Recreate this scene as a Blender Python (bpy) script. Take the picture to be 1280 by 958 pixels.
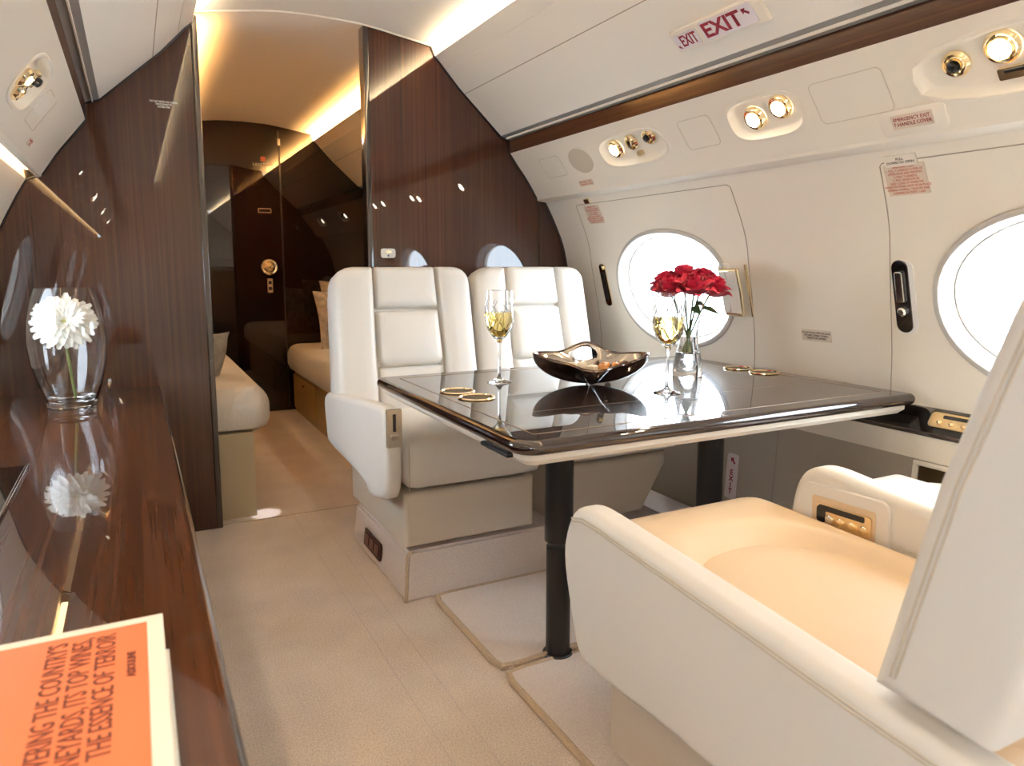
import bpy, bmesh, math, random
from mathutils import Vector, Matrix
for o in list(bpy.data.objects): bpy.data.objects.remove(o)
random.seed(7)
SC = bpy.context.scene
COL = SC.collection
PI = math.pi
# ------------------------------------------------------------------ camera
cam = bpy.data.objects.new('camera', bpy.data.cameras.new('camera')); COL.objects.link(cam)
cam.location = (0, 0, 1.0)
cam.rotation_euler = (math.radians(90-7.3826), 0, math.radians(-27.4504))
cam.data.sensor_width = 36; cam.data.lens = 36*903/1280
cam.data.shift_y = (450-479)/1280
cam.data.clip_start = 0.02
cam.data.dof.use_dof = True; cam.data.dof.focus_distance = 2.1; cam.data.dof.aperture_fstop = 6.5
SC.camera = cam
# ------------------------------------------------------------------ world, exposure
SC.view_settings.view_transform = 'Standard'; SC.view_settings.look = 'None'
SC.view_settings.exposure = 0.76; SC.view_settings.gamma = 1.0; SC.view_settings.use_curve_mapping = False
W_ = bpy.data.worlds.new('overcast'); SC.world = W_; W_.use_nodes = True
W_.node_tree.nodes['Background'].inputs[0].default_value = (.76, .88, 1, 1)
W_.node_tree.nodes['Background'].inputs[1].default_value = 9.5
SC.cycles.max_bounces = 14; SC.cycles.diffuse_bounces = 7; SC.cycles.glossy_bounces = 6
SC.cycles.transmission_bounces = 12; SC.cycles.transparent_max_bounces = 12
SC.cycles.sample_clamp_indirect = 6.0
COVE_FWD, COVE_AFT, WASH, SPOT = 42.0, 230.0, 5.0, 4.2

# ------------------------------------------------------------------ helpers
ORG = {}
def tag(o, label=None, cat=None, group=None, kind=None):
    if label: o['label'] = label
    if cat: o['category'] = cat
    if group: o['group'] = group
    if kind: o['kind'] = kind
    return o
def thing(name, label, cat, loc, group=None):
    o = bpy.data.objects.new(name, None); COL.objects.link(o); o.location = loc; o.empty_display_size = .05
    ORG[o.name] = Vector(loc); return tag(o, label, cat, group)
def org(o): return ORG.get(o.name, Vector((0, 0, 0))) if o else Vector((0, 0, 0))
def link(name, bm, mat, parent=None, smooth=True, sharp=True, wn=True, recalc=True, origin=None):
    """one mesh object out of a bmesh given in world coordinates"""
    if recalc: bmesh.ops.recalc_face_normals(bm, faces=bm.faces)
    o0 = origin if origin is not None else org(parent)
    o0 = Vector(o0)
    me = bpy.data.meshes.new(name)
    for v in bm.verts: v.co -= o0
    bm.to_mesh(me); bm.free()
    for m in (mat if isinstance(mat, (list, tuple)) else [mat]): me.materials.append(m)
    if smooth:
        for p in me.polygons: p.use_smooth = True
    o = bpy.data.objects.new(name, me); COL.objects.link(o)
    if smooth and sharp:
        me.set_sharp_from_angle(angle=math.radians(40))
    if wn and not any(k in (mat.name if not isinstance(mat, (list, tuple)) else '') for k in ('glass', 'wine', 'water', 'pane')):
        m = o.modifiers.new('wn', 'WEIGHTED_NORMAL'); m.keep_sharp = True
    ORG[o.name] = o0
    if parent: o.parent = parent; o.location = o0-org(parent)
    else: o.location = o0
    return o
def struct(name, bm, mat, parent=None, **k):
    o = link(name, bm, mat, parent, **k)
    if not parent: o['kind'] = 'structure'
    return o
def single(name, bm, mat, label, cat, group=None, **k):
    c = Vector((0, 0, 0)); n = 0
    zs = min(v.co.z for v in bm.verts)
    for v in bm.verts: c += v.co; n += 1
    c /= n; c.z = zs
    return tag(link(name, bm, mat, None, origin=c, **k), label, cat, group)
def nb(): return bmesh.new()
def add_box(bm, x0, x1, y0, y1, z0, z1, bev=0, seg=2):
    r = bmesh.ops.create_cube(bm, size=1)
    vs = r['verts']
    for v in vs:
        v.co = Vector((x0+(x1-x0)*(v.co.x+.5), y0+(y1-y0)*(v.co.y+.5), z0+(z1-z0)*(v.co.z+.5)))
    if bev:
        es = list({e for v in vs for e in v.link_edges})
        bmesh.ops.bevel(bm, geom=es, offset=bev, segments=seg, profile=.5, affect='EDGES')
    return bm
def box(*a, **k): return add_box(nb(), *a, **k)
def add_prism(bm, pts, vec, bev=0, seg=3):
    """polygon pts (3D, planar) extruded along vec"""
    vec = Vector(vec)
    a = [bm.verts.new(p) for p in pts]; b = [bm.verts.new(Vector(p)+vec) for p in pts]
    n = len(pts); fs = [bm.faces.new(a), bm.faces.new(list(reversed(b)))]
    for i in range(n): fs.append(bm.faces.new((a[i], b[i], b[(i+1) % n], a[(i+1) % n])))
    if bev:
        es = set()
        for f in fs[:2]:
            es |= set(f.edges)
        bmesh.ops.recalc_face_normals(bm, faces=bm.faces)
        bmesh.ops.bevel(bm, geom=list(es), offset=bev, segments=seg, profile=.5, affect='EDGES')
    return bm
def prism(*a, **k): return add_prism(nb(), *a, **k)
def add_lathe(bm, prof, c, axis=(0, 0, 1), n=32, close=False):
    ax = Vector(axis).normalized(); u = ax.orthogonal().normalized(); v = ax.cross(u); c = Vector(c)
    rings = []
    for r, h in prof:
        if r < 1e-6: rings.append([bm.verts.new(c+ax*h)])
        else: rings.append([bm.verts.new(c+ax*h+(u*math.cos(2*PI*i/n)+v*math.sin(2*PI*i/n))*r) for i in range(n)])
    if close: rings.append(rings[0])
    for a, b in zip(rings, rings[1:]):
        for i in range(n):
            j = (i+1) % n
            if len(a) == 1 and len(b) == 1: continue
            if len(a) == 1: bm.faces.new((a[0], b[i], b[j]))
            elif len(b) == 1: bm.faces.new((a[i], b[0], a[j]))
            else: bm.faces.new((a[i], b[i], b[j], a[j]))
    return bm
def lathe(*a, **k): return add_lathe(nb(), *a, **k)
def add_tube(bm, pts, r, n=8, cyc=False, caps=True):
    pts = [Vector(p) for p in pts]; rings = []; m = len(pts); up = None
    for i, p in enumerate(pts):
        a = pts[(i-1) % m] if (cyc or i > 0) else p
        b = pts[(i+1) % m] if (cyc or i < m-1) else p
        d = (b-a).normalized()
        if up is None or abs(up.dot(d)) > .99: up = d.orthogonal().normalized()
        u = (up-d*up.dot(d)).normalized(); up = u; w = d.cross(u)
        rr = r[i] if isinstance(r, (list, tuple)) else r
        rings.append([bm.verts.new(p+(u*math.cos(2*PI*k/n)+w*math.sin(2*PI*k/n))*rr) for k in range(n)])
    for i in range(m if cyc else m-1):
        a, b = rings[i], rings[(i+1) % m]
        for k in range(n): bm.faces.new((a[k], b[k], b[(k+1) % n], a[(k+1) % n]))
    if caps and not cyc:
        bm.faces.new(list(reversed(rings[0]))); bm.faces.new(rings[-1])
    return bm
def tube(*a, **k): return add_tube(nb(), *a, **k)
def rrect(w, h, r, nc=5, ne=6):
    """rounded rectangle around 0..w, 0..h, counter-clockwise"""
    rs = [max(min(q, w/2-1e-4, h/2-1e-4), 1e-4) for q in (r if isinstance(r, (list, tuple)) else [r]*4)]; out = []
    cs = [(w-rs[0], rs[0], -PI/2), (w-rs[1], h-rs[1], 0), (rs[2], h-rs[2], PI/2), (rs[3], rs[3], PI)]
    for k, (cx, cy, a0) in enumerate(cs):
        r = rs[k]
        for i in range(nc+1):
            a = a0+PI/2*i/nc; out.append((cx+r*math.cos(a), cy+r*math.sin(a)))
        nx = cs[(k+1) % 4]
        p = out[-1]; r2 = rs[(k+1) % 4]; q = (nx[0]+r2*math.cos(nx[2]), nx[1]+r2*math.sin(nx[2]))
        for i in range(1, ne): out.append((p[0]+(q[0]-p[0])*i/ne, p[1]+(q[1]-p[1])*i/ne))
    return out
def cushion(quad, t=.03, b=.03, r=.04, crown=0.0, back=.05, hf=None, T=None, ne=6, bm=None, rings_in=5):
    """soft closed pad over a 3D quad (P00,P10,P11,P01); t edge roll height, b roll width, r corner radius"""
    bm = bm or nb()
    P = [Vector(p) for p in quad]
    w = ((P[1]-P[0]).length+(P[2]-P[3]).length)/2; h = ((P[3]-P[0]).length+(P[2]-P[1]).length)/2
    n = (P[1]-P[0]).cross(P[3]-P[0]).normalized()
    T = T or (lambda v: v)
    m = min(w, h)/2; R4 = r if isinstance(r, (list, tuple)) else [r]*4
    ins = [m*(1-(i+1)/(rings_in+1))*.97+b*((i+1)/(rings_in+1)) for i in (range(rings_in) if hf else range(1, rings_in))]+[b*k for k in (.7, .45, .25, .1, .02, 0)]
    ins = sorted({round(i, 6) for i in ins if i <= m*.97}, reverse=True)
    def pos(x, y, z):
        u, v = x/w, y/h
        q = P[0]*(1-u)*(1-v)+P[1]*u*(1-v)+P[2]*u*v+P[3]*(1-u)*v
        return T(q+n*z)
    rings = []
    for d in ins:
        q = 1-min(d/b, 1)
        e = t*math.sqrt(max(0, 1-q*q))
        ring = []
        for (x, y) in rrect(w-2*d, h-2*d, [max(q_-d, .15*min(w-2*d, h-2*d)*.3) for q_ in R4], ne=ne):
            x += d; y += d
            z = e+crown*(1-(1-min(d/m, 1))**2)
            if hf: z += hf(x/w, y/h)
            ring.append(bm.verts.new(pos(x, y, z)))
        rings.append(ring)
    bb = min(b, back*.5)
    for d, z in ((0, -(back-bb)), (bb*.3, -(back-bb*.3)), (bb, -back)):
        rings.append([bm.verts.new(pos(x+d, y+d, z)) for x, y in rrect(w-2*d, h-2*d, [max(q_-d, .01) for q_ in R4], ne=ne)])
    for a, c in zip(rings, rings[1:]):
        k = len(a)
        for i in range(k): bm.faces.new((a[i], c[i], c[(i+1) % k], a[(i+1) % k]))
    bm.faces.new(rings[0]); bm.faces.new(list(reversed(rings[-1])))
    return bm

# ------------------------------------------------------------------ materials
def mat(name, col, rough=.5, metal=0, coat=0, spec=.5, emis=None, est=1, trans=0, ior=1.5, bump=None, var=None, coatr=.006, sheen=0, coatior=1.6):
    m = bpy.data.materials.new(name); m.use_nodes = True; nt = m.node_tree; b = nt.nodes['Principled BSDF']
    b.inputs['Base Color'].default_value = (*col, 1); b.inputs['Roughness'].default_value = rough
    b.inputs['Metallic'].default_value = metal; b.inputs['Coat Weight'].default_value = coat
    b.inputs['Coat Roughness'].default_value = coatr; b.inputs['Coat IOR'].default_value = coatior; b.inputs['Specular IOR Level'].default_value = spec
    b.inputs['Transmission Weight'].default_value = trans; b.inputs['IOR'].default_value = ior
    b.inputs['Sheen Weight'].default_value = sheen
    if emis: b.inputs['Emission Color'].default_value = (*emis, 1); b.inputs['Emission Strength'].default_value = est
    tc = None
    if bump or var:
        tc = nt.nodes.new('ShaderNodeTexCoord')
    if bump:
        sc, st, dist = bump
        no = nt.nodes.new('ShaderNodeTexNoise'); no.inputs['Scale'].default_value = sc; no.inputs['Detail'].default_value = 4
        nt.links.new(tc.outputs['Object'], no.inputs['Vector'])
        bp = nt.nodes.new('ShaderNodeBump'); bp.inputs['Strength'].default_value = st; bp.inputs['Distance'].default_value = dist
        nt.links.new(no.outputs['Fac'], bp.inputs['Height']); nt.links.new(bp.outputs[0], b.inputs['Normal'])
    if var:
        sc, amt = var
        no = nt.nodes.new('ShaderNodeTexNoise'); no.inputs['Scale'].default_value = sc; no.inputs['Detail'].default_value = 3
        nt.links.new(tc.outputs['Object'], no.inputs['Vector'])
        rp = nt.nodes.new('ShaderNodeValToRGB')
        rp.color_ramp.elements[0].position = .3; rp.color_ramp.elements[1].position = .7
        rp.color_ramp.elements[0].color = (*[c*(1-amt) for c in col], 1); rp.color_ramp.elements[1].color = (*[min(1, c*(1+amt)) for c in col], 1)
        nt.links.new(no.outputs['Fac'], rp.inputs[0]); nt.links.new(rp.outputs[0], b.inputs['Base Color'])
    return m
def wood(name, dark, mid, light, axis, coat=1.0, spec=.05, rough=.3, freq=1.0, coatior=1.6, coatr=.006):
    """straight-grained lacquered veneer, grain along axis"""
    m = mat(name, mid, rough, coat=coat, spec=spec, coatior=coatior, coatr=coatr); nt = m.node_tree; b = nt.nodes['Principled BSDF']
    tc = nt.nodes.new('ShaderNodeTexCoord'); mp = nt.nodes.new('ShaderNodeMapping')
    s = [85*freq]*3; s['xyz'.index(axis)] = .9*freq
    mp.inputs['Scale'].default_value = s
    nt.links.new(tc.outputs['Object'], mp.inputs['Vector'])
    n1 = nt.nodes.new('ShaderNodeTexNoise'); n1.inputs['Scale'].default_value = 1; n1.inputs['Detail'].default_value = 6; n1.inputs['Roughness'].default_value = .65
    nt.links.new(mp.outputs[0], n1.inputs['Vector'])
    mp2 = nt.nodes.new('ShaderNodeMapping'); s2 = [7]*3; s2['xyz'.index(axis)] = .25; mp2.inputs['Scale'].default_value = s2
    nt.links.new(tc.outputs['Object'], mp2.inputs['Vector'])
    n2 = nt.nodes.new('ShaderNodeTexNoise'); n2.inputs['Scale'].default_value = 1; n2.inputs['Detail'].default_value = 3
    nt.links.new(mp2.outputs[0], n2.inputs['Vector'])
    mx = nt.nodes.new('ShaderNodeMath'); mx.operation = 'MULTIPLY_ADD'; mx.inputs[1].default_value = .65
    nt.links.new(n1.outputs['Fac'], mx.inputs[0])
    m2 = nt.nodes.new('ShaderNodeMath'); m2.operation = 'MULTIPLY'; m2.inputs[1].default_value = .35
    nt.links.new(n2.outputs['Fac'], m2.inputs[0]); nt.links.new(m2.outputs[0], mx.inputs[2])
    rp = nt.nodes.new('ShaderNodeValToRGB'); e = rp.color_ramp.elements
    e[0].position = .36; e[0].color = (*dark, 1); e[1].position = .66; e[1].color = (*light, 1)
    k = e.new(.5); k.color = (*mid, 1)
    nt.links.new(mx.outputs[0], rp.inputs[0]); nt.links.new(rp.outputs[0], b.inputs['Base Color'])
    return m
def carpet_mat(name, col, rib=0, amt=.16):
    m = mat(name, col, .95, spec=.1, sheen=.15); nt = m.node_tree; b = nt.nodes['Principled BSDF']
    tc = nt.nodes.new('ShaderNodeTexCoord')
    n1 = nt.nodes.new('ShaderNodeTexNoise'); n1.inputs['Scale'].default_value = 260; n1.inputs['Detail'].default_value = 3
    n2 = nt.nodes.new('ShaderNodeTexNoise'); n2.inputs['Scale'].default_value = 5; n2.inputs['Detail'].default_value = 4
    for n in (n1, n2): nt.links.new(tc.outputs['Object'], n.inputs['Vector'])
    ad = nt.nodes.new('ShaderNodeMath'); ad.operation = 'MULTIPLY_ADD'; ad.inputs[1].default_value = .75
    nt.links.new(n1.outputs['Fac'], ad.inputs[0])
    mu = nt.nodes.new('ShaderNodeMath'); mu.operation = 'MULTIPLY'; mu.inputs[1].default_value = .25
    nt.links.new(n2.outputs['Fac'], mu.inputs[0]); nt.links.new(mu.outputs[0], ad.inputs[2])
    rp = nt.nodes.new('ShaderNodeValToRGB'); e = rp.color_ramp.elements
    e[0].position = .35; e[0].color = (*[c*(1-amt*1.5) for c in col], 1); e[1].position = .62; e[1].color = (*[min(1, c*(1+amt)) for c in col], 1)
    nt.links.new(ad.outputs[0], rp.inputs[0]); nt.links.new(rp.outputs[0], b.inputs['Base Color'])
    h = n1.outputs['Fac']
    if rib:
        wv = nt.nodes.new('ShaderNodeTexWave'); wv.bands_direction = 'Y'; wv.inputs['Scale'].default_value = rib
        wv.inputs['Distortion'].default_value = 1.2; wv.inputs['Detail'].default_value = 2
        nt.links.new(tc.outputs['Object'], wv.inputs['Vector'])
        a2 = nt.nodes.new('ShaderNodeMath'); a2.operation = 'ADD'
        nt.links.new(h, a2.inputs[0]); nt.links.new(wv.outputs['Fac'], a2.inputs[1]); h = a2.outputs[0]
    bp = nt.nodes.new('ShaderNodeBump'); bp.inputs['Strength'].default_value = .45; bp.inputs['Distance'].default_value = .004
    nt.links.new(h, bp.inputs['Height']); nt.links.new(bp.outputs[0], b.inputs['Normal'])
    return m
M = {}
M['cream'] = mat('cream_panel', (.80, .735, .635), .42, spec=.4, bump=(300, .04, .001), var=(2, .015))
M['ceil'] = mat('ceiling_cream', (.83, .78, .70), .55, spec=.3, bump=(400, .05, .001))
M['seam'] = mat('seam_line', (.36, .30, .23), .7)  # dark joint lines between wall and ceiling panels
M['taupe'] = mat('taupe_panel', (.43, .38, .31), .5, bump=(350, .05, .001))
M['grey'] = mat('grey_rail', (.33, .32, .30), .45, metal=.3)
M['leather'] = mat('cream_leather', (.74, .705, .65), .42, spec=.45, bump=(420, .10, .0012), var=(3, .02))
M['leather_in'] = mat('warm_lit_leather', (.69, .52, .34), .40, spec=.45, bump=(380, .12, .0012), var=(4, .03))  # warm lamp light on the near seat put into the leather colour
M['thread'] = mat('leather_thread', (.60, .53, .43), .6)
M['shell'] = mat('seat_shell', (.64, .56, .46), .55, bump=(300, .05, .001))
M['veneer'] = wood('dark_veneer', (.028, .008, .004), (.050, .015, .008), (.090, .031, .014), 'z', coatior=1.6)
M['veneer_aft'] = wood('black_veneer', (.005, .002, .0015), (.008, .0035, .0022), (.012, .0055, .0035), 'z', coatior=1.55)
M['veneer_top'] = wood('credenza_veneer', (.038, .011, .004), (.066, .021, .007), (.105, .037, .013), 'y', freq=.8, coatior=1.75)
M['table_top'] = wood('table_lacquer', (.012, .006, .005), (.022, .011, .009), (.038, .020, .015), 'x', coatior=1.8)
M['veneer_rail'] = wood('rail_veneer', (.03, .011, .006), (.06, .022, .012), (.10, .042, .02), 'y', coat=.35, coatr=.12)
M['black'] = mat('black_paint', (.012, .011, .012), .35)
M['blackgloss'] = mat('black_gloss', (.008, .006, .006), .1, coat=1)
M['edge'] = mat('dark_gloss_edge', (.018, .008, .006), .18, coat=1)
M['gold'] = mat('polished_gold', (.93, .77, .50), .14, metal=1)
M['brass'] = mat('satin_brass', (.80, .62, .36), .3, metal=1)
M['chrome'] = mat('chrome', (.85, .84, .82), .08, metal=1)
M['frame'] = mat('window_frame', (.50, .47, .43), .45)
M['shade'] = mat('window_shade', (.42, .38, .33), .7)  # for the unseen blind that holds back daylight
M['lens'] = mat('lamp_lens', (1, .95, .85), .3, emis=(1, .86, .66), est=22)
M['led_f'] = mat('cove_led', (1, .9, .7), .5, emis=(1, .83, .58), est=COVE_FWD)
M['led_a'] = mat('cove_led_amber', (1, .8, .5), .5, emis=(1, .52, .17), est=COVE_AFT)
M['led_w'] = mat('wash_led', (1, .8, .5), .5, emis=(1, .74, .42), est=WASH)
M['carpet'] = carpet_mat('loop_carpet', (.91, .77, .68), rib=150)
M['mat'] = carpet_mat('pale_carpet', (.78, .69, .64), amt=.06)
M['binding'] = carpet_mat('carpet_binding', (.58, .45, .32), amt=.10)
M['glass'] = mat('clear_glass', (1, 1, 1), 0, trans=1, ior=1.47)
M['pane'] = mat('window_pane', (.97, .985, 1), 0, trans=1, ior=1.03)
M['wine'] = mat('white_wine', (.93, .76, .26), 0, trans=1, ior=1.34)
M['water'] = mat('water', (.98, .99, 1), 0, trans=1, ior=1.33)
M['white'] = mat('white_plastic', (.80, .78, .74), .4)
M['signglass'] = mat('sign_face', (.76, .70, .74), .25)
M['red'] = mat('sign_red', (.26, .006, .025), .5)
M['redprint'] = mat('placard_red', (.55, .14, .09), .6)
M['placard'] = mat('placard_face', (.66, .56, .45), .5)
M['ink'] = mat('black_ink', (.03, .02, .02), .6)
M['whiteink'] = mat('white_ink', (.75, .70, .64), .6)
M['quilt'] = mat('quilted_white', (.74, .69, .61), .8, bump=(70, .6, .006))
M['beigebox'] = mat('beige_laminate', (.50, .43, .29), .45)
M['goldwood'] = mat('amber_laminate', (.44, .27, .09), .4)
M['pillow'] = mat('patterned_pillow', (.50, .45, .38), .8, var=(26, .35), bump=(80, .3, .004))
M['pillow_grey'] = mat('grey_pillow', (.36, .35, .32), .8, var=(20, .25))
M['petal_w'] = mat('white_petal', (.88, .86, .78), .6); M['pistil'] = mat('green_centre', (.62, .62, .25), .7)
M['petal_r'] = mat('red_petal', (.52, .010, .045), .5, spec=.3, sheen=.2)
M['stem'] = mat('green_stem', (.16, .22, .06), .5); M['leaf'] = mat('rose_leaf', (.07, .14, .04), .5)
M['paper'] = mat('book_paper', (.86, .83, .76), .6); M['orange'] = mat('orange_cover', (.80, .21, .085), .5); M['page'] = mat('book_pages', (.74, .70, .55), .8)
M['bookink'] = mat('book_ink', (.16, .035, .02), .6)
M['bowl'] = mat('dark_glazed_bowl', (.10, .058, .040), .09, metal=.7, coat=1)
M['bowl_in'] = mat('silver_bowl_lining', (.70, .64, .56), .16, metal=1)
M['candy_w'] = mat('cream_sweet', (.80, .72, .58), .5); M['candy_o'] = mat('amber_sweet', (.80, .36, .10), .35, coat=.5)
M['well'] = mat('shadowed_brass_well', (.085, .055, .022), .35, metal=.6)  # shadow inside the cup recesses put into the brass colour
M['inlay'] = mat('pale_inlay', (.34, .24, .15), .3, coat=1)
M['vent'] = mat('maroon_vent', (.05, .012, .010), .4)

# ------------------------------------------------------------------ cabin section
XC = .688
YF, YB0, YB1, YA = -2.6, 2.893, 2.945, 5.15   # front end, partition faces, aft wall
def smooth_curve(pts, k=6):
    P = [Vector((a, b, 0)) for a, b in pts]; out = []
    for i in range(len(P)-1):
        p0 = P[i-1] if i else P[0]*2-P[1]; p3 = P[i+2] if i+2 < len(P) else P[-1]*2-P[-2]
        for j in range(k):
            t = j/k
            q = .5*((2*P[i])+(P[i+1]-p0)*t+(2*p0-5*P[i]+4*P[i+1]-p3)*t*t+(3*P[i]-p0-3*P[i+1]+p3)*t**3)
            out.append((q.x, q.y))
    out.append(pts[-1]); return out
def chaikin(P, n=2):
    for _ in range(n):
        Q = []
        for a, b in zip(P, P[1:]+P[:1]):
            Q += [(a[0]*.75+b[0]*.25, a[1]*.75+b[1]*.25), (a[0]*.25+b[0]*.75, a[1]*.25+b[1]*.75)]
        P = Q
    return P
class Prof:
    def __init__(s, pts, side):
        s.p = pts; s.side = side; s.L = [0]
        for a, b in zip(pts, pts[1:]): s.L.append(s.L[-1]+math.hypot(b[0]-a[0], b[1]-a[1]))
        s.len = s.L[-1]
    def at(s, t):
        t = min(max(t, 0), s.len)
        for i in range(len(s.p)-1):
            if t <= s.L[i+1]+1e-9:
                f = (t-s.L[i])/max(s.L[i+1]-s.L[i], 1e-9)
                a, b = s.p[i], s.p[i+1]
                d = ((b[0]-a[0]), (b[1]-a[1])); return a[0]+d[0]*f, a[1]+d[1]*f, d
        a, b = s.p[-2:]; return b[0], b[1], (b[0]-a[0], b[1]-a[1])
    def s_at_z(s, z):
        for i in range(len(s.p)-1):
            a, b = s.p[i][1], s.p[i+1][1]
            if min(a, b) <= z <= max(a, b): return s.L[i]+(s.L[i+1]-s.L[i])*(z-a)/(b-a)
        return 0
    def frame(s, Y, t):
        """origin, u (reading direction), v (up along the surface), n (into the cabin)"""
        x, z, _ = s.at(t)
        x0, z0, _ = s.at(t-.012); x1, z1, _ = s.at(t+.012)
        v = Vector((-(x1-x0)*s.side, 0, -(z1-z0))).normalized()
        u = Vector((0, -s.side, 0)); n = u.cross(v)
        return Vector((XC+s.side*x, Y, z)), u, v, n
    def pt(s, Y, t, h=0):
        o, u, v, n = s.frame(Y, t); return o+n*h
def surf(bm, pr, y0, y1, holes=(), ny=2, nr=5, mi=0):
    """the section pr swept from y0 to y1 with super-elliptic holes (yc, sc, ry, rs, e)"""
    ts = pr.L
    holes = sorted(holes); cuts = [y0]
    pats = []
    for h in holes:
        pats.append((h[0]-h[2]-.06, h[0]+h[2]+.06, h))
    pos = y0; segs = []
    for a, b, h in pats:
        a = max(a, y0); b = min(b, y1)
        if a > pos+1e-6: segs.append((pos, a, None))
        segs.append((a, b, h)); pos = b
    if pos < y1-1e-6: segs.append((pos, y1, None))
    for a, b, h in segs:
        if h is None:
            ys = [a, b]
            g = [[bm.verts.new(pr.pt(y, t)) for t in ts] for y in ys]
            for i in range(len(ys)-1):
                for j in range(len(ts)-1):
                    bm.faces.new((g[i][j], g[i+1][j], g[i+1][j+1], g[i][j+1])).material_index = mi
        else:
            yc, sc, ry, rs, e = h
            K = 14
            bd = [(b, t) for t in ts]+[(b+(a-b)*i/K, ts[-1]) for i in range(1, K)]+[(a, t) for t in reversed(ts)]+[(a+(b-a)*i/K, ts[0]) for i in range(1, K)]
            rings = []
            for i in range(nr+1):
                f = i/nr; ring = []
                for (y, t) in bd:
                    dy, dt = y-yc, t-sc; l = math.hypot(dy, dt); cx, sx = dy/l, dt/l
                    rr = (abs(cx/ry)**e+abs(sx/rs)**e)**(-1/e)
                    q = l+(rr-l)*f; yy, tt = yc+cx*q, sc+sx*q
                    ring.append(bm.verts.new(pr.pt(yy, tt)))
                rings.append(ring)
            n = len(bd)
            for r0, r1 in zip(rings, rings[1:]):
                for i in range(n): bm.faces.new((r0[i], r1[i], r1[(i+1) % n], r0[(i+1) % n])).material_index = mi
    bmesh.ops.remove_doubles(bm, verts=bm.verts, dist=1e-5)
    return bm
def sel(th, ry, rs, e):
    c, s = math.cos(th), math.sin(th)
    r = (abs(c/ry)**e+abs(s/rs)**e)**(-1/e); return c*r, s*r
def rings_on(pr, yc, sc, ry, rs, e, prof, n=64, cap=False, flat=True):
    """rings around a hole: prof = [(grow, height)] ; height along the inward normal"""
    bm = nb(); o, u, v, nn = pr.frame(yc, sc); rings = []
    for g, h in prof:
        ring = []
        for i in range(n):
            a, b = sel(2*PI*i/n, max(ry+g, .004), max(rs+g, .004), e)
            base = pr.pt(yc+a, sc+b)
            ring.append(bm.verts.new(base+nn*h))
        rings.append(ring)
    for r0, r1 in zip(rings, rings[1:]):
        for i in range(n): bm.faces.new((r0[i], r1[i], r1[(i+1) % n], r0[(i+1) % n]))
    if cap: bm.faces.new(rings[-1])
    return bm
def strip_on(pr, pts, w, h=.0012, bm=None):
    """a fine line (joint) of width w along a polyline of (Y, s)"""
    bm = bm or nb(); P = []
    for (a, b) in zip(pts, pts[1:]):
        k = max(2, int(math.hypot(b[0]-a[0], b[1]-a[1])/.03))
        for i in range(k): P.append((a[0]+(b[0]-a[0])*i/k, a[1]+(b[1]-a[1])*i/k))
    P.append(pts[-1]); prev = None
    for i, (y, t) in enumerate(P):
        a = P[max(i-1, 0)]; b = P[min(i+1, len(P)-1)]
        d = Vector((b[0]-a[0], b[1]-a[1])).normalized(); q = Vector((-d.y, d.x))*w/2
        cur = [bm.verts.new(pr.pt(y+q.x, t+q.y, h)), bm.verts.new(pr.pt(y-q.x, t-q.y, h)), bm.verts.new(pr.pt(y+q.x, t+q.y, -.001)), bm.verts.new(pr.pt(y-q.x, t-q.y, -.001))]
        if prev:
            for x, y2 in ((0, 1), (1, 3), (2, 0)): bm.faces.new((prev[x], prev[y2], cur[y2], cur[x]))
        prev = cur
    return bm
def rr_path(yc, sc, w, h, r):
    return [(yc-w/2+x, sc-h/2+y) for x, y in rrect(w, h, r, nc=4, ne=3)]
def fmat(o, u, v, n): return Matrix(((u.x, v.x, n.x, o.x), (u.y, v.y, n.y, o.y), (u.z, v.z, n.z, o.z), (0, 0, 0, 1)))
def local_box(fr, x0, x1, y0, y1, z0, z1, bev=0, seg=2, bm=None):
    b = box(x0, x1, y0, y1, z0, z1, bev=bev, seg=seg); b.transform(fmat(*fr))
    if bm is not None:
        me = bpy.data.meshes.new('t'); b.to_mesh(me); b.free(); bm.from_mesh(me); bpy.data.meshes.remove(me); return bm
    return b
def local_plate(fr, w, h, r, z0, z1, cx=0, cy=0, bev=.0008):
    b = prism([(cx-w/2+x, cy-h/2+y, z0) for x, y in rrect(w, h, r, nc=5, ne=1)], (0, 0, z1-z0), bev=bev, seg=2)
    b.transform(fmat(*fr)); return b
def local_lathe(fr, prof, cx=0, cy=0, n=28, tilt=None):
    b = lathe(prof, (0, 0, 0), n=n)
    if tilt: b.transform(Matrix.Rotation(tilt, 4, 'X'))
    b.transform(Matrix.Translation((cx, cy, 0))); b.transform(fmat(*fr)); return b
def text(name, s, fr, size, m, parent, cx=0, cy=0, z=.002, align='CENTER', ext=.0003, sx=1.0, line=1.0, bold=0.0):
    cu = bpy.data.curves.new(name, 'FONT'); cu.body = s; cu.size = size; cu.align_x = align; cu.align_y = 'CENTER'
    cu.extrude = ext; cu.resolution_u = 2; cu.space_line = line; cu.offset = bold
    t = bpy.data.objects.new('tmp', cu); COL.objects.link(t)
    dg = bpy.context.evaluated_depsgraph_get(); me = bpy.data.meshes.new_from_object(t.evaluated_get(dg))
    bpy.data.objects.remove(t); bpy.data.curves.remove(cu)
    bm = nb(); bm.from_mesh(me); bpy.data.meshes.remove(me)
    bm.transform(Matrix.Translation((cx, cy, z)) @ Matrix.Diagonal((sx, 1, 1, 1))); bm.transform(fmat(*fr))
    return link(name, bm, m, parent, smooth=False, recalc=False)

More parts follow.
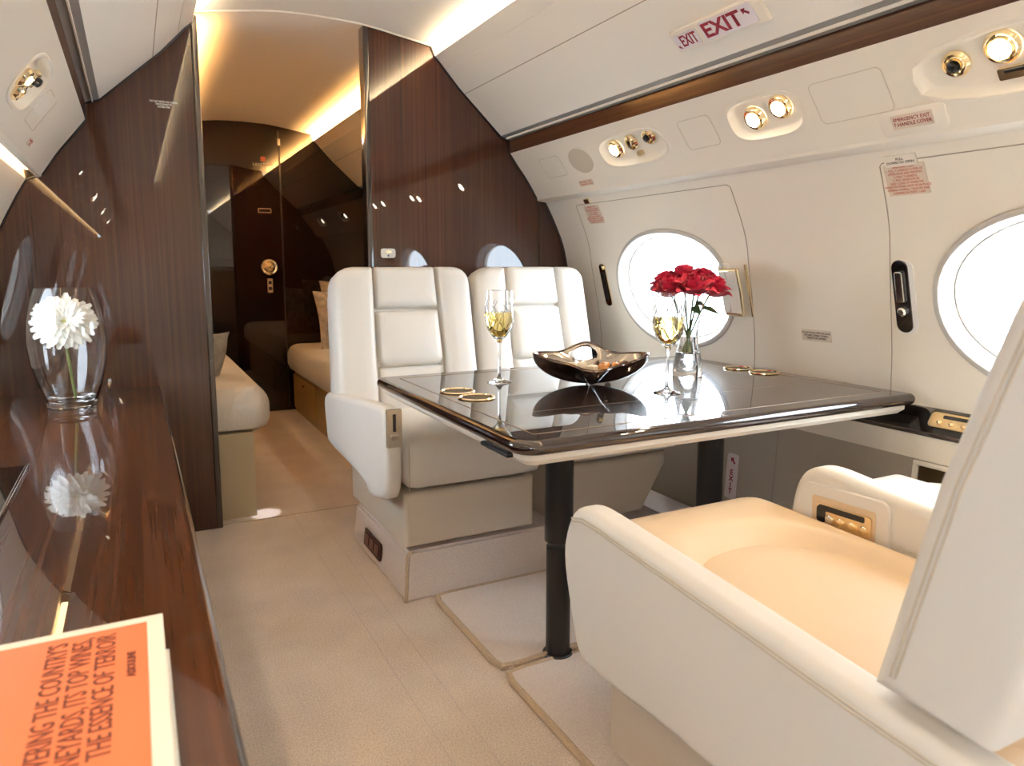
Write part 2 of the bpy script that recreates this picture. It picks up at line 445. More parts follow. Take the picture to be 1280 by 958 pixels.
CE = smooth_curve([(0, 1.940), (.16, 1.934), (.31, 1.913), (.42, 1.896), (.505, 1.884)], 5)        # half of the centre ceiling
OUT = [(.455, 1.853), (.478, 1.832), (.562, 1.740), (.66, 1.650), (.758, 1.560)]                            # outer ceiling panel
RAIL = [(.758, 1.560), (.80, 1.545)]
STRIPE = [(.80, 1.545), (.803, 1.49)]
VAL = smooth_curve([(.803, 1.49), (.848, 1.432), (.892, 1.375), (.938, 1.305)], 5)
VALB = [(.938, 1.305), (.941, 1.296), (.950, 1.291), (.957, 1.294), (.957, 1.325), (.988, 1.325), (.985, 1.285)]
WAL = smooth_curve([(.985, 1.285), (1.025, 1.214), (1.077, 1.103), (1.105, .993), (1.135, .88), (1.165, .76), (1.182, .66), (1.186, .625)], 5)
LOW = [(1.142, .560), (1.142, .487), (1.128, .30), (1.105, 0.0)]
PV = {1: Prof(VAL, 1), -1: Prof(VAL, -1)}; PW = {1: Prof(WAL, 1), -1: Prof(WAL, -1)}
PO = {1: Prof(OUT, 1), -1: Prof(OUT, -1)}
LEDGE = [(1.186, .625), (1.142, .560)]
PL = {1: Prof(LEDGE, 1), -1: Prof(LEDGE, -1)}; PD = {1: Prof(LOW, 1), -1: Prof(LOW, -1)}
WIN_Y = [2.18, .815, -.55, -1.915]; WIN_S = PW[1].s_at_z(.915); WRY, WRS = .322, .222
AFT_WIN = {1: [], -1: []}
def poly_sweep(pts, side, y0, y1):
    bm = nb(); g = [[bm.verts.new((XC+side*x, y, z)) for x, z in pts] for y in (y0, y1)]
    for j in range(len(pts)-1): bm.faces.new((g[0][j], g[1][j], g[1][j+1], g[0][j+1]))
    return bm

# floor
bm = nb(); add_box(bm, XC-1.2, XC+1.2, YF-.05, YA+.1, -.05, 0)
floor = struct('floor', bm, M['carpet'], smooth=False)
for x in (.515, .60):
    struct('carpet_joint', box(x-.0012, x+.0012, -.6, 2.9, 0, .0010), M['mat'], floor)
struct('threshold_joint', box(.22, .84, 2.915, 2.921, 0, .0015), M['binding'], floor)
# ceiling
full = [(-x, z) for x, z in reversed(CE)]+CE[1:]
full = [(-.505, 1.800)]+full+[(.505, 1.800)]
ceil = struct('ceiling', poly_sweep(full, 1, YF, YA), M['ceil'])
struct('ceiling_joint', tube([(XC+x, 2.885, z-.002) for x, z in full[4:-4]], .004, n=6), M['ceil'], ceil)
for side, nm in ((1, 'right'), (-1, 'left')):
    pan = OUT
    bm = poly_sweep(pan, side, YF, YA)
    p = struct('ceiling_panel', bm, M['ceil'], ceil)
    struct('panel_joint', strip_on(PO[side], [(YF, .19), (YA-.02, .19)], .003, .0006), M['seam'], p)
    struct('cove_light_strip', box(XC+side*.489-.008, XC+side*.489+.008, YF, YB0-.03, 1.834, 1.839), M['led_f'], ceil, smooth=False)
    struct('cove_light_strip', box(XC+side*.489-.008, XC+side*.489+.008, YB1+.03, YA-.03, 1.834, 1.839), M['led_a'], ceil, smooth=False)
# rails
for k, side in ((1, 1), (2, -1)):
    t = struct('trim_%d' % k, poly_sweep(STRIPE, side, YF, YA), M['veneer_rail'])
    b = poly_sweep(RAIL, side, YF, YA); struct('grey_rail', b, M['grey'], t)
    struct('rail_lip', box(*sorted((XC+side*.776, XC+side*.780)), YF, YB0-.02, 1.545, 1.553), M['ceil'], t)
# passenger service panels: (Y, half length, half height, n lamps...)
PSU_S = PV[1].s_at_z(1.405)
PSU = {1: [(2.10, .178, .060), (1.50, .126, .062), (.735, .335, .072), (-.55, .178, .06), (-1.9, .178, .06), (3.5, .12, .05), (4.3, .12, .05)],
       -1: [(1.985, .125, .062), (.735, .178, .062), (-.55, .178, .06), (-1.9, .178, .06), (3.5, .12, .05), (4.3, .12, .05)]}
# side walls
for side, nm in ((1, 'right'), (-1, 'left')):
    bm = nb()
    surf(bm, PW[side], YF, YA, [(y, WIN_S, WRY, WRS, 2.15) for y in WIN_Y+AFT_WIN[side]])
    w = struct('wall_'+nm, bm, M['cream'], recalc=False)
    bm = nb()
    surf(bm, PV[side], YF, YA, [(y, PSU_S, a, b, 3.2) for y, a, b in PSU[side]], nr=3)
    v = struct('valance', bm, M['cream'], w, recalc=False)
    struct('valance_lip', poly_sweep(VALB if side == -1 else [(.938, 1.305), (.941, 1.296), (.952, 1.290), (.985, 1.285)], side, YF, YA), M['cream'], v)
    if side == -1: struct('wash_light_strip', box(*sorted((XC+side*.962, XC+side*.982)), YF, YB0-.03, 1.312, 1.322), M['led_w'], w, smooth=False)
    struct('ledge', poly_sweep(LEDGE, side, YF, YA), M['blackgloss'], w)
    struct('ledge_lip', tube([(XC+side*1.140, YF, .560), (XC+side*1.140, YB0-.01, .560)], .006), M['edge'], w)
    d = struct('dado_panel', poly_sweep(LOW, side, YF, YA), [M['taupe']], w)
    struct('dado_band', strip_on(PD[side], [(YF, .035), (YB0-.01, .035)], .07, .003), M['cream'], w)
    jn = strip_on(PD[side], [(1.64, .075), (1.64, .46)], .004, .001); strip_on(PD[side], [(.27, .075), (.27, .46)], .004, .001, jn)
    struct('dado_joint', jn, M['seam'], d)
    # valance access panels (fine joints)
    if side == 1:
        for (yc, w_, h_) in ((1.23, .20, .112), (1.76, .14, .10), (2.63, .15, .09)):
            pth = rr_path(yc, PSU_S, w_, h_, .015); struct('access_panel_joint', strip_on(PV[1], pth+[pth[0]], .0022, .0008), M['thread'], v)
        sw = PW[1]
        for ya, yb in ((1.765, 2.67), (.395, 1.245), (-.97, -.12)):
            st, sb = .032, sw.len-.01
            j = strip_on(sw, [(ya+.032, sb), (ya+.004, .42), (ya-.006, .25), (ya-.006, st+.01), (ya+.006, st), (yb-.016, st), (yb-.008, st+.008), (yb+.014, .30), (yb+.045, sb)], .0024, .0012)
            struct('window_panel_joint', j, M['seam'], w)
    else:
        struct('access_panel_joint', strip_on(PV[-1], rr_path(2.26, PSU_S+.01, .17, .10, .012), .0022, .0008), M['thread'], v)
# end walls
def section_poly(y, flip=False):
    R = [q for q in CE if q[0] < .45]+OUT+RAIL[1:]+STRIPE[1:]+VAL[1:]+[(.985, 1.285)]+WAL[1:]+LOW
    out = [(XC+x, y, z) for x, z in R]+[(XC-x, y, z) for x, z in reversed(R)][:-1]
    return out
bm = nb(); add_prism(bm, section_poly(YF), (0, -.05, 0)); struct('wall_front', bm, M['cream'], smooth=False)
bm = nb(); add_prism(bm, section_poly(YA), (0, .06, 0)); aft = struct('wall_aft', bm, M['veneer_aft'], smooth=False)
# windows
wn = 0
for side in (1, -1):
    for y in WIN_Y+AFT_WIN[side]:
        wn += 1
        pr = PW[side]
        fr = struct('window_%d' % wn, rings_on(pr, y, WIN_S, WRY, WRS, 2.15, [(.012, -.001), (.010, .006), (.004, .009), (-.004, .008), (-.009, .0), (-.015, -.015), (-.022, -.036)]), M['frame'])
        struct('gasket', rings_on(pr, y, WIN_S, WRY, WRS, 2.15, [(-.022, -.036), (-.024, -.034), (-.028, -.038), (-.029, -.056)]), M['ceil'], fr)
        struct('pane', rings_on(pr, y, WIN_S, WRY, WRS, 2.15, [(-.0285, -.048), (-.12, -.048)], cap=True), M['pane'], fr)
        o, u, v, n = pr.frame(y, WIN_S)
        if side == -1 and .5 < y < 1:  # out of view, added to cut the daylight on the near chair
            struct('window_shade', rings_on(pr, y, WIN_S, WRY, WRS, 2.15, [(-.018, -.030), (-.06, -.029), (-.13, -.028)], cap=True), M['shade'], fr)
            continue
        L = bpy.data.lights.new('portal', 'AREA'); L.shape = 'RECTANGLE'; L.size = .72; L.size_y = .52
        L.cycles.is_portal = True
        lo = bpy.data.objects.new('window_portal', L); COL.objects.link(lo)
        lo.matrix_world = fmat(o-n*.085, u, -v, -n) if False else fmat(o-n*.085, u, -v, -n)
# partitions
def R_side(): return [q for q in CE if q[0] < .45]+OUT+RAIL[1:]+STRIPE[1:]+VAL[1:]+[(.985, 1.285)]+WAL[1:]+LOW
def partition(name, side, x_in, m):
    off = side*(x_in-XC)
    R = [q for q in R_side() if q[0] > off+.002]
    zc = None; C = R_side()
    for a, b in zip(C, C[1:]):
        if a[0] <= off <= b[0]: zc = a[1]+(b[1]-a[1])*(off-a[0])/(b[0]-a[0]); break
    pts = [(off, 0.0), (off, zc)]+R
    bm = nb(); add_prism(bm, [(XC+side*x, YB0, z) for x, z in pts], (0, YB1-YB0, 0))
    p = struct(name, bm, m, smooth=False)
    struct('edge_trim', box(*sorted((XC+side*(off-.005), XC+side*(off+.017))), YB0-.006, YB1+.006, 0, zc-.002, bev=.004), M['edge'], p)
    gap = [(XC+side*x, YB0-.003, z-.002) for x, z in pts[1:-4]]
    struct('edge_gasket', tube(gap, .0045, n=6), M['black'], p)
    return p
pl = partition('wall_partition_left', -1, .243, M['veneer'])
prt = partition('wall_partition_right', 1, .850, M['veneer'])

# ------------------------------------------------------------------ aft door
YD = YA-.012
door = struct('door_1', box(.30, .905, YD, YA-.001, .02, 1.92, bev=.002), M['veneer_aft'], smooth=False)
bm = nb(); add_box(bm, .905, .917, YA-.004, YA-.001, .02, 1.90); struct('door_jamb', bm, M['black'], door, smooth=False)
struct('door_hinge', box(.898, .918, YD-.008, YD, 1.80, 1.845, bev=.002), M['chrome'], door)
kf = (Vector((.816, YD, .995)), Vector((1, 0, 0)), Vector((0, 0, 1)), Vector((0, -1, 0)))
k = struct('door_knob', local_lathe(kf, [(0, .002), (.052, .002), (.055, .006), (.050, .012), (.040, .010), (.034, .016), (.022, .030), (.012, .034), (0, .034)]), M['gold'], door)
struct('lock_plate', local_plate(kf, .034, .095, .004, 0, .006, cy=-.125), M['brass'], door)
bm = local_plate(kf, .020, .022, .003, .006, .009, cy=-.105); struct('lock_button', bm, M['black'], door)
bm = local_plate(kf, .020, .022, .003, .006, .009, cy=-.145); struct('lock_button', bm, M['black'], door)
struct('door_label_frame', local_plate(kf, .085, .030, .006, 0, .003, cx=-.015, cy=.375), M['brass'], door)
struct('door_label', local_plate(kf, .076, .021, .004, .003, .0045, cx=-.015, cy=.375), M['blackgloss'], door)
struct('door_emblem', local_plate(kf, .030, .030, .003, 0, .002, cx=-.012, cy=.712), M['redprint'], door)
text('door_lettering', 'LAVATORY', kf, .026, M['whiteink'], door, cx=-.012, cy=.675, z=.001)

# ------------------------------------------------------------------ wall fittings
def psu(side, yc, a, b, label, group, items, light=True):
    pr = PV[side]; s = PSU_S; fr = pr.frame(yc, s)
    r = thing('service_panel', label, 'light panel', fr[0], group)
    link('rim', rings_on(pr, yc, s, a, b, 3.2, [(.006, -.001), (.006, .002), (.001, .004), (-.003, .003), (-.006, -.003)]), M['cream'], r)
    link('recess', rings_on(pr, yc, s, a, b, 3.2, [(-.003, .0), (-.010, -.016), (-.018, -.021), (-.05, -.022)], cap=True), M['cream'], r)
    o, u, v, n = fr; ff = (o-n*.021, u, v, n)
    for kind, cx, cy in items:
        if kind in 'LGDl':
            R = {'L': .031, 'l': .023}.get(kind, .025)
            if side == -1 and yc > 1.5: R = min(R, .021)
            if kind == 'l': kind = 'L'
            bz = link('lamp_bezel' if kind != 'G' else 'air_nozzle', local_lathe(ff, [(R+.004, 0), (R+.005, .006), (R, .012), (R-.003, .011), (R-.005, .007), (R-.009, .010), (R-.010, .016)], cx, cy), M['gold'], r)
            if kind == 'L':
                link('lens', local_lathe(ff, [(R-.0095, .014), (R-.012, .018), (0, .020)], cx, cy), M['lens'], bz)
                if light:
                    L = bpy.data.lights.new('reading_lamp', 'SPOT'); L.energy = SPOT; L.color = (1, .76, .50); L.spot_size = math.radians(95); L.spot_blend = 1.0; L.shadow_soft_size = .015
                    lo = bpy.data.objects.new('reading_lamp', L); COL.objects.link(lo)
                    p = ff[0]+u*cx+v*cy+n*.030; d = (Vector((0, 0, -1))+n*.45).normalized()
                    lo.rotation_euler = d.to_track_quat('-Z', 'Y').to_euler(); lo.location = p
            elif kind == 'G':
                link('nozzle_core', local_lathe(ff, [(.012, .008), (.011, .022), (.007, .024), (0, .018)], cx, cy), M['black'], bz)
            else:
                link('nozzle_core', local_lathe(ff, [(.013, .010), (.010, .014), (0, .015)], cx, cy), M['chrome'], bz)
        elif kind == 'P':
            pl_ = link('switch_plate', local_plate(ff, .085, .026, .004, .001, .010, cx, cy), M['gold'], r)
            link('switch', local_plate(ff, .045, .006, .001, .010, .013, cx-.006, cy+.006), M['black'], pl_)
            link('switch', local_plate(ff, .018, .010, .004, .010, .013, cx+.026, cy-.003), M['brass'], pl_)
        elif kind == 'B':
            link('button', local_plate(ff, .030, .018, .006, .001, .010, cx, cy), M['brass'], r)
    return r
GP = 'service panels in the valance'
psu(1, 2.10, .178, .060, 'cream service panel above the far window with one lit lamp and three gold fittings', GP, [('L', -.105, .006), ('D', -.005, .016), ('G', .095, .022), ('B', .012, -.030)])
psu(1, 1.50, .126, .062, 'cream recessed panel with two lit gold reading lamps above the table', GP, [('L', -.048, -.004), ('L', .050, .012)])
psu(1, .735, .335, .072, 'large cream service panel at upper right with gold air nozzle and lit lamp', GP, [('G', -.245, .010), ('L', -.150, .022), ('P', -.128, -.034), ('L', .05, .02), ('G', .16, .02)])
psu(-1, 1.985, .125, .062, 'cream service panel at upper left with gold lamp, left of the dark partition', GP, [('G', .072, .020), ('D', .050, -.024), ('l', .012, .004), ('B', -.09, -.02)])
for side, y, nm in ((1, -.55, 'right'), (1, -1.9, 'right'), (-1, .735, 'left'), (-1, -.55, 'left'), (-1, -1.9, 'left')):
    psu(side, y, .178, .06, 'service panel in the %s valance behind the viewpoint, %s' % (nm, {.735: 'the front one', -.55: 'the middle one', -1.9: 'the rear one'}[y]), 'service panels behind the viewpoint', [('L', -.09, 0), ('L', 0, .01), ('G', .09, .01)])
for side in (1, -1):
    for y in (3.5, 4.3):
        psu(side, y, .12, .05, 'small service panel in the aft lounge %s valance, %s the partition' % ('right' if side == 1 else 'left', 'nearer' if y < 4 else 'farther from'), 'aft lounge service panels', [('L', -.04, 0), ('G', .05, .0)])
# speaker grille
fr = PV[1].frame(2.42, PV[1].s_at_z(1.405))
r = thing('speaker_grille', 'oval beige speaker grille in the valance left of the far lamps', 'speaker', fr[0])
pr = PV[1]; s0 = PV[1].s_at_z(1.405)
link('frame', rings_on(pr, 2.42, s0, .078, .058, 2, [(.003, -.001), (.002, .003), (-.002, .003), (-.004, .0008)]), M['cream'], r)
link('mesh', rings_on(pr, 2.42, s0, .078, .058, 2, [(-.003, .001), (-.02, .0018), (-.05, .002)], cap=True), mat('speaker_mesh', (.56, .49, .38), .8, bump=(900, .4, .001)), r)
# exit sign on the outer ceiling panel
fr = PO[1].frame(1.492, PO[1].s_at_z(1.622)); o, u, v, n = fr
r = thing('exit_sign', 'red lettered exit sign wedge on the ceiling panel above the rail', 'sign', o)
bm = prism([(-.165, -.032, 0), (-.165, .032, 0), (.155, .036, 0), (.155, -.036, 0)], (0, 0, .014), bev=.003, seg=2); bm.transform(fmat(*fr)); link('housing', bm, M['cream'], r)
f1 = link('sign_face', local_plate(fr, .088, .046, .004, .014, .017, cx=-.112, cy=-.002), M['signglass'], r)
f2 = link('sign_face', local_plate(fr, .180, .056, .004, .014, .018, cx=.040, cy=.002), M['signglass'], r)
text('lettering', 'EXIT', fr, .046, M['red'], f1, cx=-.104, cy=-.002, z=.0178, sx=.66, bold=.0010)
text('lettering', 'EXIT', fr, .058, M['red'], f2, cx=.022, cy=.001, z=.0188, sx=1.12, bold=.0016)
def arrow(fr, cx, cy, s, ang, m, parent, z):
    P = [(-.5, -.12), (.05, -.12), (.05, -.38), (.5, 0), (.05, .38), (.05, .12), (-.5, .12)]
    c_, s_ = math.cos(ang), math.sin(ang)
    b = prism([(cx+s*(x*c_-y*s_), cy+s*(x*s_+y*c_), z) for x, y in P], (0, 0, .0004)); b.transform(fmat(*fr))
    return link('arrow', b, m, parent, smooth=False)
arrow(fr, -.1465, -.014, .014, PI*.75, M['red'], f1, .0178); arrow(fr, .108, .012, .026, -PI*.22+PI, M['red'], f2, .0188)
# placards
def placard(name, fr, w, h, lines, label, face, ink, size, group=None, cat='placard', th=.0018, r=.003, line=1.0, frame=None, sx=1):
    p = single(name, local_plate(fr, w, h, r, 0, th, bev=.0004), face, label, cat, group)
    text('lettering', lines, fr, size, ink, p, z=th+.0003, line=line, sx=sx)
    return p
T1 = 'EMERGENCY EXIT\n1. PULL T-HANDLE COVER AT\nUPPER EDGE AND REMOVE\n2. PULL T-HANDLE\n3. PULL WINDOW IN\nKEEP CLEAR OF WINDOW\nWINDOW PANEL MUST BE IN PLACE\nDURING TAXIING, TAKEOFF AND\nLANDING IN EVERY CASE'
zf = PW[1].s_at_z
placard('instruction_placard', PW[1].frame(1.176, zf(1.214)), .108, .082, T1, 'red-printed emergency placard high on the wall by the near window', M['placard'], M['redprint'], .0085, sx=.86)
placard('instruction_placard', PW[1].frame(2.556, zf(1.214)), .108, .082, T1, 'red-printed emergency placard high on the wall beside the dark partition', M['placard'], M['redprint'], .0085, sx=.86)
fr = PV[1].frame(1.095, PV[1].len-.035)
p = single('handle_cover', local_plate(fr, .158, .062, .012, 0, .007, bev=.002), M['cream'], 'cream emergency handle cover with red print below the large light panel', 'cover')
link('print_plate', local_plate(fr, .100, .034, .002, .007, .008, cy=.002), M['placard'], p)
text('lettering', 'EMERGENCY EXIT\nT-HANDLE COVER', fr, .0125, M['red'], p, cy=.002, z=.0085, sx=.88)
fr = PV[1].frame(2.463, PV[1].len-.028)
placard('cover_placard', fr, .095, .026, 'EMERGENCY EXIT\nT-HANDLE COVER', 'small red-printed placard on the valance below the speaker grille', M['placard'], M['redprint'], .0105)
fr = (Vector((XC+.967, 1.185, 1.2895)), Vector((0, -1, 0)), Vector((.72, 0, .69)), Vector((-.69, 0, .72)))
fr = PW[1].frame(1.178, .030)
p = placard('latch_plate', fr, .085, .030, 'PULL\nDOWN TO OPEN', 'small cream latch plate with black print under the valance edge', M['cream'], M['ink'], .009, cat='latch', th=.004)
fr = PW[1].frame(2.56, .018)
single('latch_clip', local_plate(fr, .035, .02, .003, 0, .008), M['gold'], 'tiny gold clip under the valance by the dark partition', 'latch')
placard('notice_placard', PW[1].frame(1.528, zf(.789)), .108, .036, 'DO NOT PLACE ITEMS ON LEDGE\nOR TABLE DURING TAXIING,\nTAKEOFF OR LANDING', 'small black-printed notice on the wall above the table end', M['placard'], M['ink'], .0085, sx=.8)
fr = PV[-1].frame(2.40, PV[-1].len-.035)
placard('cover_placard', fr, .060, .022, 'EMERGENCY\nEXIT', 'small red-printed placard on the left valance near its lower edge', M['placard'], M['redprint'], .009)
fr = PV[-1].frame(2.22, PSU_S+.002)
single('air_grille', local_plate(fr, .115, .05, .012, 0, .003), M['ceil'], 'rounded cream grille plate on left valance below its lamps', 'grille')
# placard on left partition, switch on the right one
fp = lambda x, z, s=1: (Vector((x, YB0-.0008, z)), Vector((1, 0, 0)), Vector((0, 0, 1)), Vector((0, -1, 0)))
text_p = fp(.127, 1.562)
pt_ = single('door_placard', local_plate(text_p, .082, .034, .002, 0, .0008, bev=.0002), M['veneer'], 'white-lettered notice on the left dark wood partition', 'placard')
text('lettering', 'FOR TAXI TAKEOFF AND LANDING\nTHIS DOOR MUST BE\nLATCHED OPEN', text_p, .0088, M['whiteink'], pt_, z=.0012, sx=.62, bold=.0002)
f = fp(.929, 1.053)
r = thing('call_switch', 'small white switch plate on the right dark partition above the seat', 'switch', f[0])
link('plate', local_plate(f, .062, .038, .010, 0, .006, bev=.002), M['white'], r)
link('rocker', local_plate(f, .024, .012, .003, .006, .009, cy=.004), M['gold'], r); link('jack', local_lathe(f, [(.004, .006), (.003, .008), (0, .008)], 0, -.010, n=12), M['black'], r)
# window latches and grip
def slot_latch(y, label, black=True):
    fr = PW[1].frame(y, zf(.920))
    r = thing('window_latch', label, 'latch', fr[0], 'window latches')
    if black:
        link('slot', local_plate(fr, .046, .200, .022, -.002, .005, bev=.002), M['blackgloss'], r)
        link('lever', local_plate(fr, .022, .085, .006, .005, .014, cy=.028, bev=.003), M['chrome'], r)
        link('knob', local_lathe(fr, [(.012, .005), (.012, .012), (.008, .016), (0, .016)], 0, -.040), M['chrome'], r)
        link('slot_rim', local_plate(fr, .058, .200, .024, -.003, .002, cx=.008), M['white'], r)
    else:
        link('slot', local_plate(fr, .046, .186, .018, -.002, .004, bev=.002), M['gold'], r)
        link('lever', local_plate(fr, .022, .120, .010, .004, .007, cy=-.004, bev=.001), M['black'], r)
        link('knob', local_lathe(fr, [(.012, .004), (.010, .010), (0, .012)], 0, .076), M['gold'], r)
slot_latch(1.232, 'black and chrome upright latch in the wall left of the near window')
slot_latch(2.605, 'gold rimmed upright latch in the wall left of the far window', False)
fr = PW[1].frame(1.835, zf(.920)); o, u, v, n = fr
r = thing('window_grip', 'cream and gold grip handle at the right of the far window', 'handle', o)
link('backplate', local_plate(fr, .060, .190, .022, 0, .006, cx=-.038, bev=.002), M['leather'], r)
link('grip_panel', local_box(fr, -.008, .042, -.078, .078, .018, .030, bev=.004), M['leather'], r)
for cy in (.078, -.078):
    b = tube([(-.03, cy, .004), (-.028, cy, .030), (.046, cy, .030)], .006, n=8); b.transform(fmat(*fr)); link('bracket', b, M['gold'], r)
b = tube([(.046, .080, .030), (.050, .0, .030), (.046, -.080, .030)], .006, n=8); b.transform(fmat(*fr)); link('bar', b, M['gold'], r)
b = tube([(.060, .09, .003), (.062, 0, .003), (.060, -.09, .003)], .004, n=6); b.transform(fmat(*fr)); link('track', b, M['gold'], r)
# control panels on the dark ledge
def ledge_panel(y, label):
    pr = PL[1]; fr = pr.frame(y, pr.len*.42)
    r = thing('ledge_controls', label, 'control panel', fr[0])
    link('plate', local_plate(fr, .150, .044, .012, 0, .005, bev=.002), M['brass'], r)
    link('display', local_plate(fr, .105, .010, .003, .005, .0062, cx=.012, cy=.010), M['black'], r)
    for i in range(4): link('button', local_lathe(fr, [(.007, .005), (.007, .008), (.005, .0095), (0, .0095)], -.045+.032*i, -.008, n=14), M['gold'], r)
ledge_panel(1.085, 'gold control plate with buttons on the dark ledge below the near window')
# lower wall sign and niche
def dado_frame(y, z):
    pr = PD[1]; s = pr.s_at_z(z); return pr.frame(y, s)
fr = dado_frame(1.822, .272)
p = single('exit_placard', local_plate(fr, .052, .160, .012, 0, .004, bev=.001), M['signglass'], 'upright white floor-level exit placard on the lower wall behind the table leg', 'sign')
text('lettering', 'E\nX\nI\nT', fr, .026, M['red'], p, cy=-.020, z=.0045, line=.86, bold=.0008)
arrow(fr, .002, .056, .028, PI*.75, M['red'], p, .0043)
fr = dado_frame(1.10, .425)
r = thing('wall_niche', 'beige framed cup niche in the lower wall beside the near seats', 'niche', fr[0])
bm = nb()
for a in ((-.075, .075, .050, .062), (-.075, .075, -.062, -.050)): local_box(fr, a[0], a[1], a[2], a[3], .002, .012, bev=.002, bm=bm)
for a in ((-.075, -.062, -.05, .05), (.062, .075, -.05, .05)): local_box(fr, a[0], a[1], a[2], a[3], .002, .012, bev=.002, bm=bm)
link('frame', bm, M['cream'], r); link('recess', local_plate(fr, .122, .100, .004, .001, .003), M['well'], r)
link('holder', local_lathe(fr, [(.030, .003), (.032, .018), (.028, .020), (.024, .006), (0, .005)], .012, -.012), M['chrome'], r)

# ------------------------------------------------------------------ floor mats and plinths
def mat_piece(y0, y1, label, wavy):
    r = thing('carpet_mat', label, 'carpet', (1.2, (y0+y1)/2, 0), 'pale carpet mats under the table')
    xr = 1.60
    pts = [(.752, y0), (xr, y0), (xr, y1), (.752, y1)]
    link('pile', prism([(x, y, 0) for x, y in rr_path((.752+xr)/2, (y0+y1)/2, xr-.752, y1-y0, .03)], (0, 0, .014), bev=.005), M['mat'], r)
    edge = [(xr, y1-.006, .009), (.80, y1-.006, .009), (.757, y1-.012, .009), (.748, y1-.05, .009)]
    edge += [(.748, y0+(y1-y0)*f, .009) for f in (.8, .6, .4, .2)]+[(.748, y0+.05, .009), (.757, y0+.012, .009)]
    edge += [(.80+(xr-.8)*i/6, y0+.006, .009+(.006*math.sin(i*1.4) if wavy else 0)) for i in range(7)]
    link('binding', tube(edge, .009, n=8), M['binding'], r)
mat_piece(1.497, 1.955, 'pale carpet mat with corded edge in front of the far seats', True)
mat_piece(.98, 1.485, 'pale carpet mat with corded edge beside the near chair', True)
bm = prism([(XC+1.100, 0, 0), (1.645, 0, 0), (1.665, 0, .100), (XC+1.106, 0, .108)], (0, 2.86-.0, 0), bev=.006)
struct('carpet_duct', bm, M['mat'], floor)
r = thing('seat_plinth', 'carpeted plinth with maroon vent under the far seats', 'plinth', (1.1, 2.25, 0))
P = [(.662, 1.964), (1.43, 1.964), (1.43, 2.55), (.662, 2.55)]; Q = [(.684, 2.0), (1.43, 2.0), (1.43, 2.53), (.674, 2.53)]
bm = nb(); a = [bm.verts.new((x, y, 0)) for x, y in P]; b = [bm.verts.new((x, y, .142)) for x, y in Q]
bm.faces.new(list(reversed(a))); bm.faces.new(b)
for i in range(4): bm.faces.new((a[i], a[(i+1) % 4], b[(i+1) % 4], b[i]))
bmesh.ops.bevel(bm, geom=list(bm.edges), offset=.008, segments=3, affect='EDGES')
link('body', bm, M['mat'], r)
link('binding', tube([(.664, 1.966, .002), (.672, 1.977, .05), (.681, 1.996, .13), (.700, 2.003, .143)], .006), M['binding'], r)
f = (Vector((.668, 2.31, .062)), Vector((0, -1, 0)), Vector((.12, 0, .99)).normalized(), Vector((-.99, 0, .12)).normalized())
vt = link('vent', local_plate(f, .185, .058, .006, 0, .005), M['vent'], r)
for i in range(3):
    link('vent_slot', local_plate(f, .046, .036, .004, .005, .008, cx=-.056+.056*i), mat('vent_slot', (.13, .035, .025), .3) if i == 0 else bpy.data.materials['vent_slot'], vt)
single('carpet_plinth', box(.80, 1.62, .15, .965, 0, .056, bev=.01), M['mat'], 'low carpeted base under the near chairs', 'plinth')

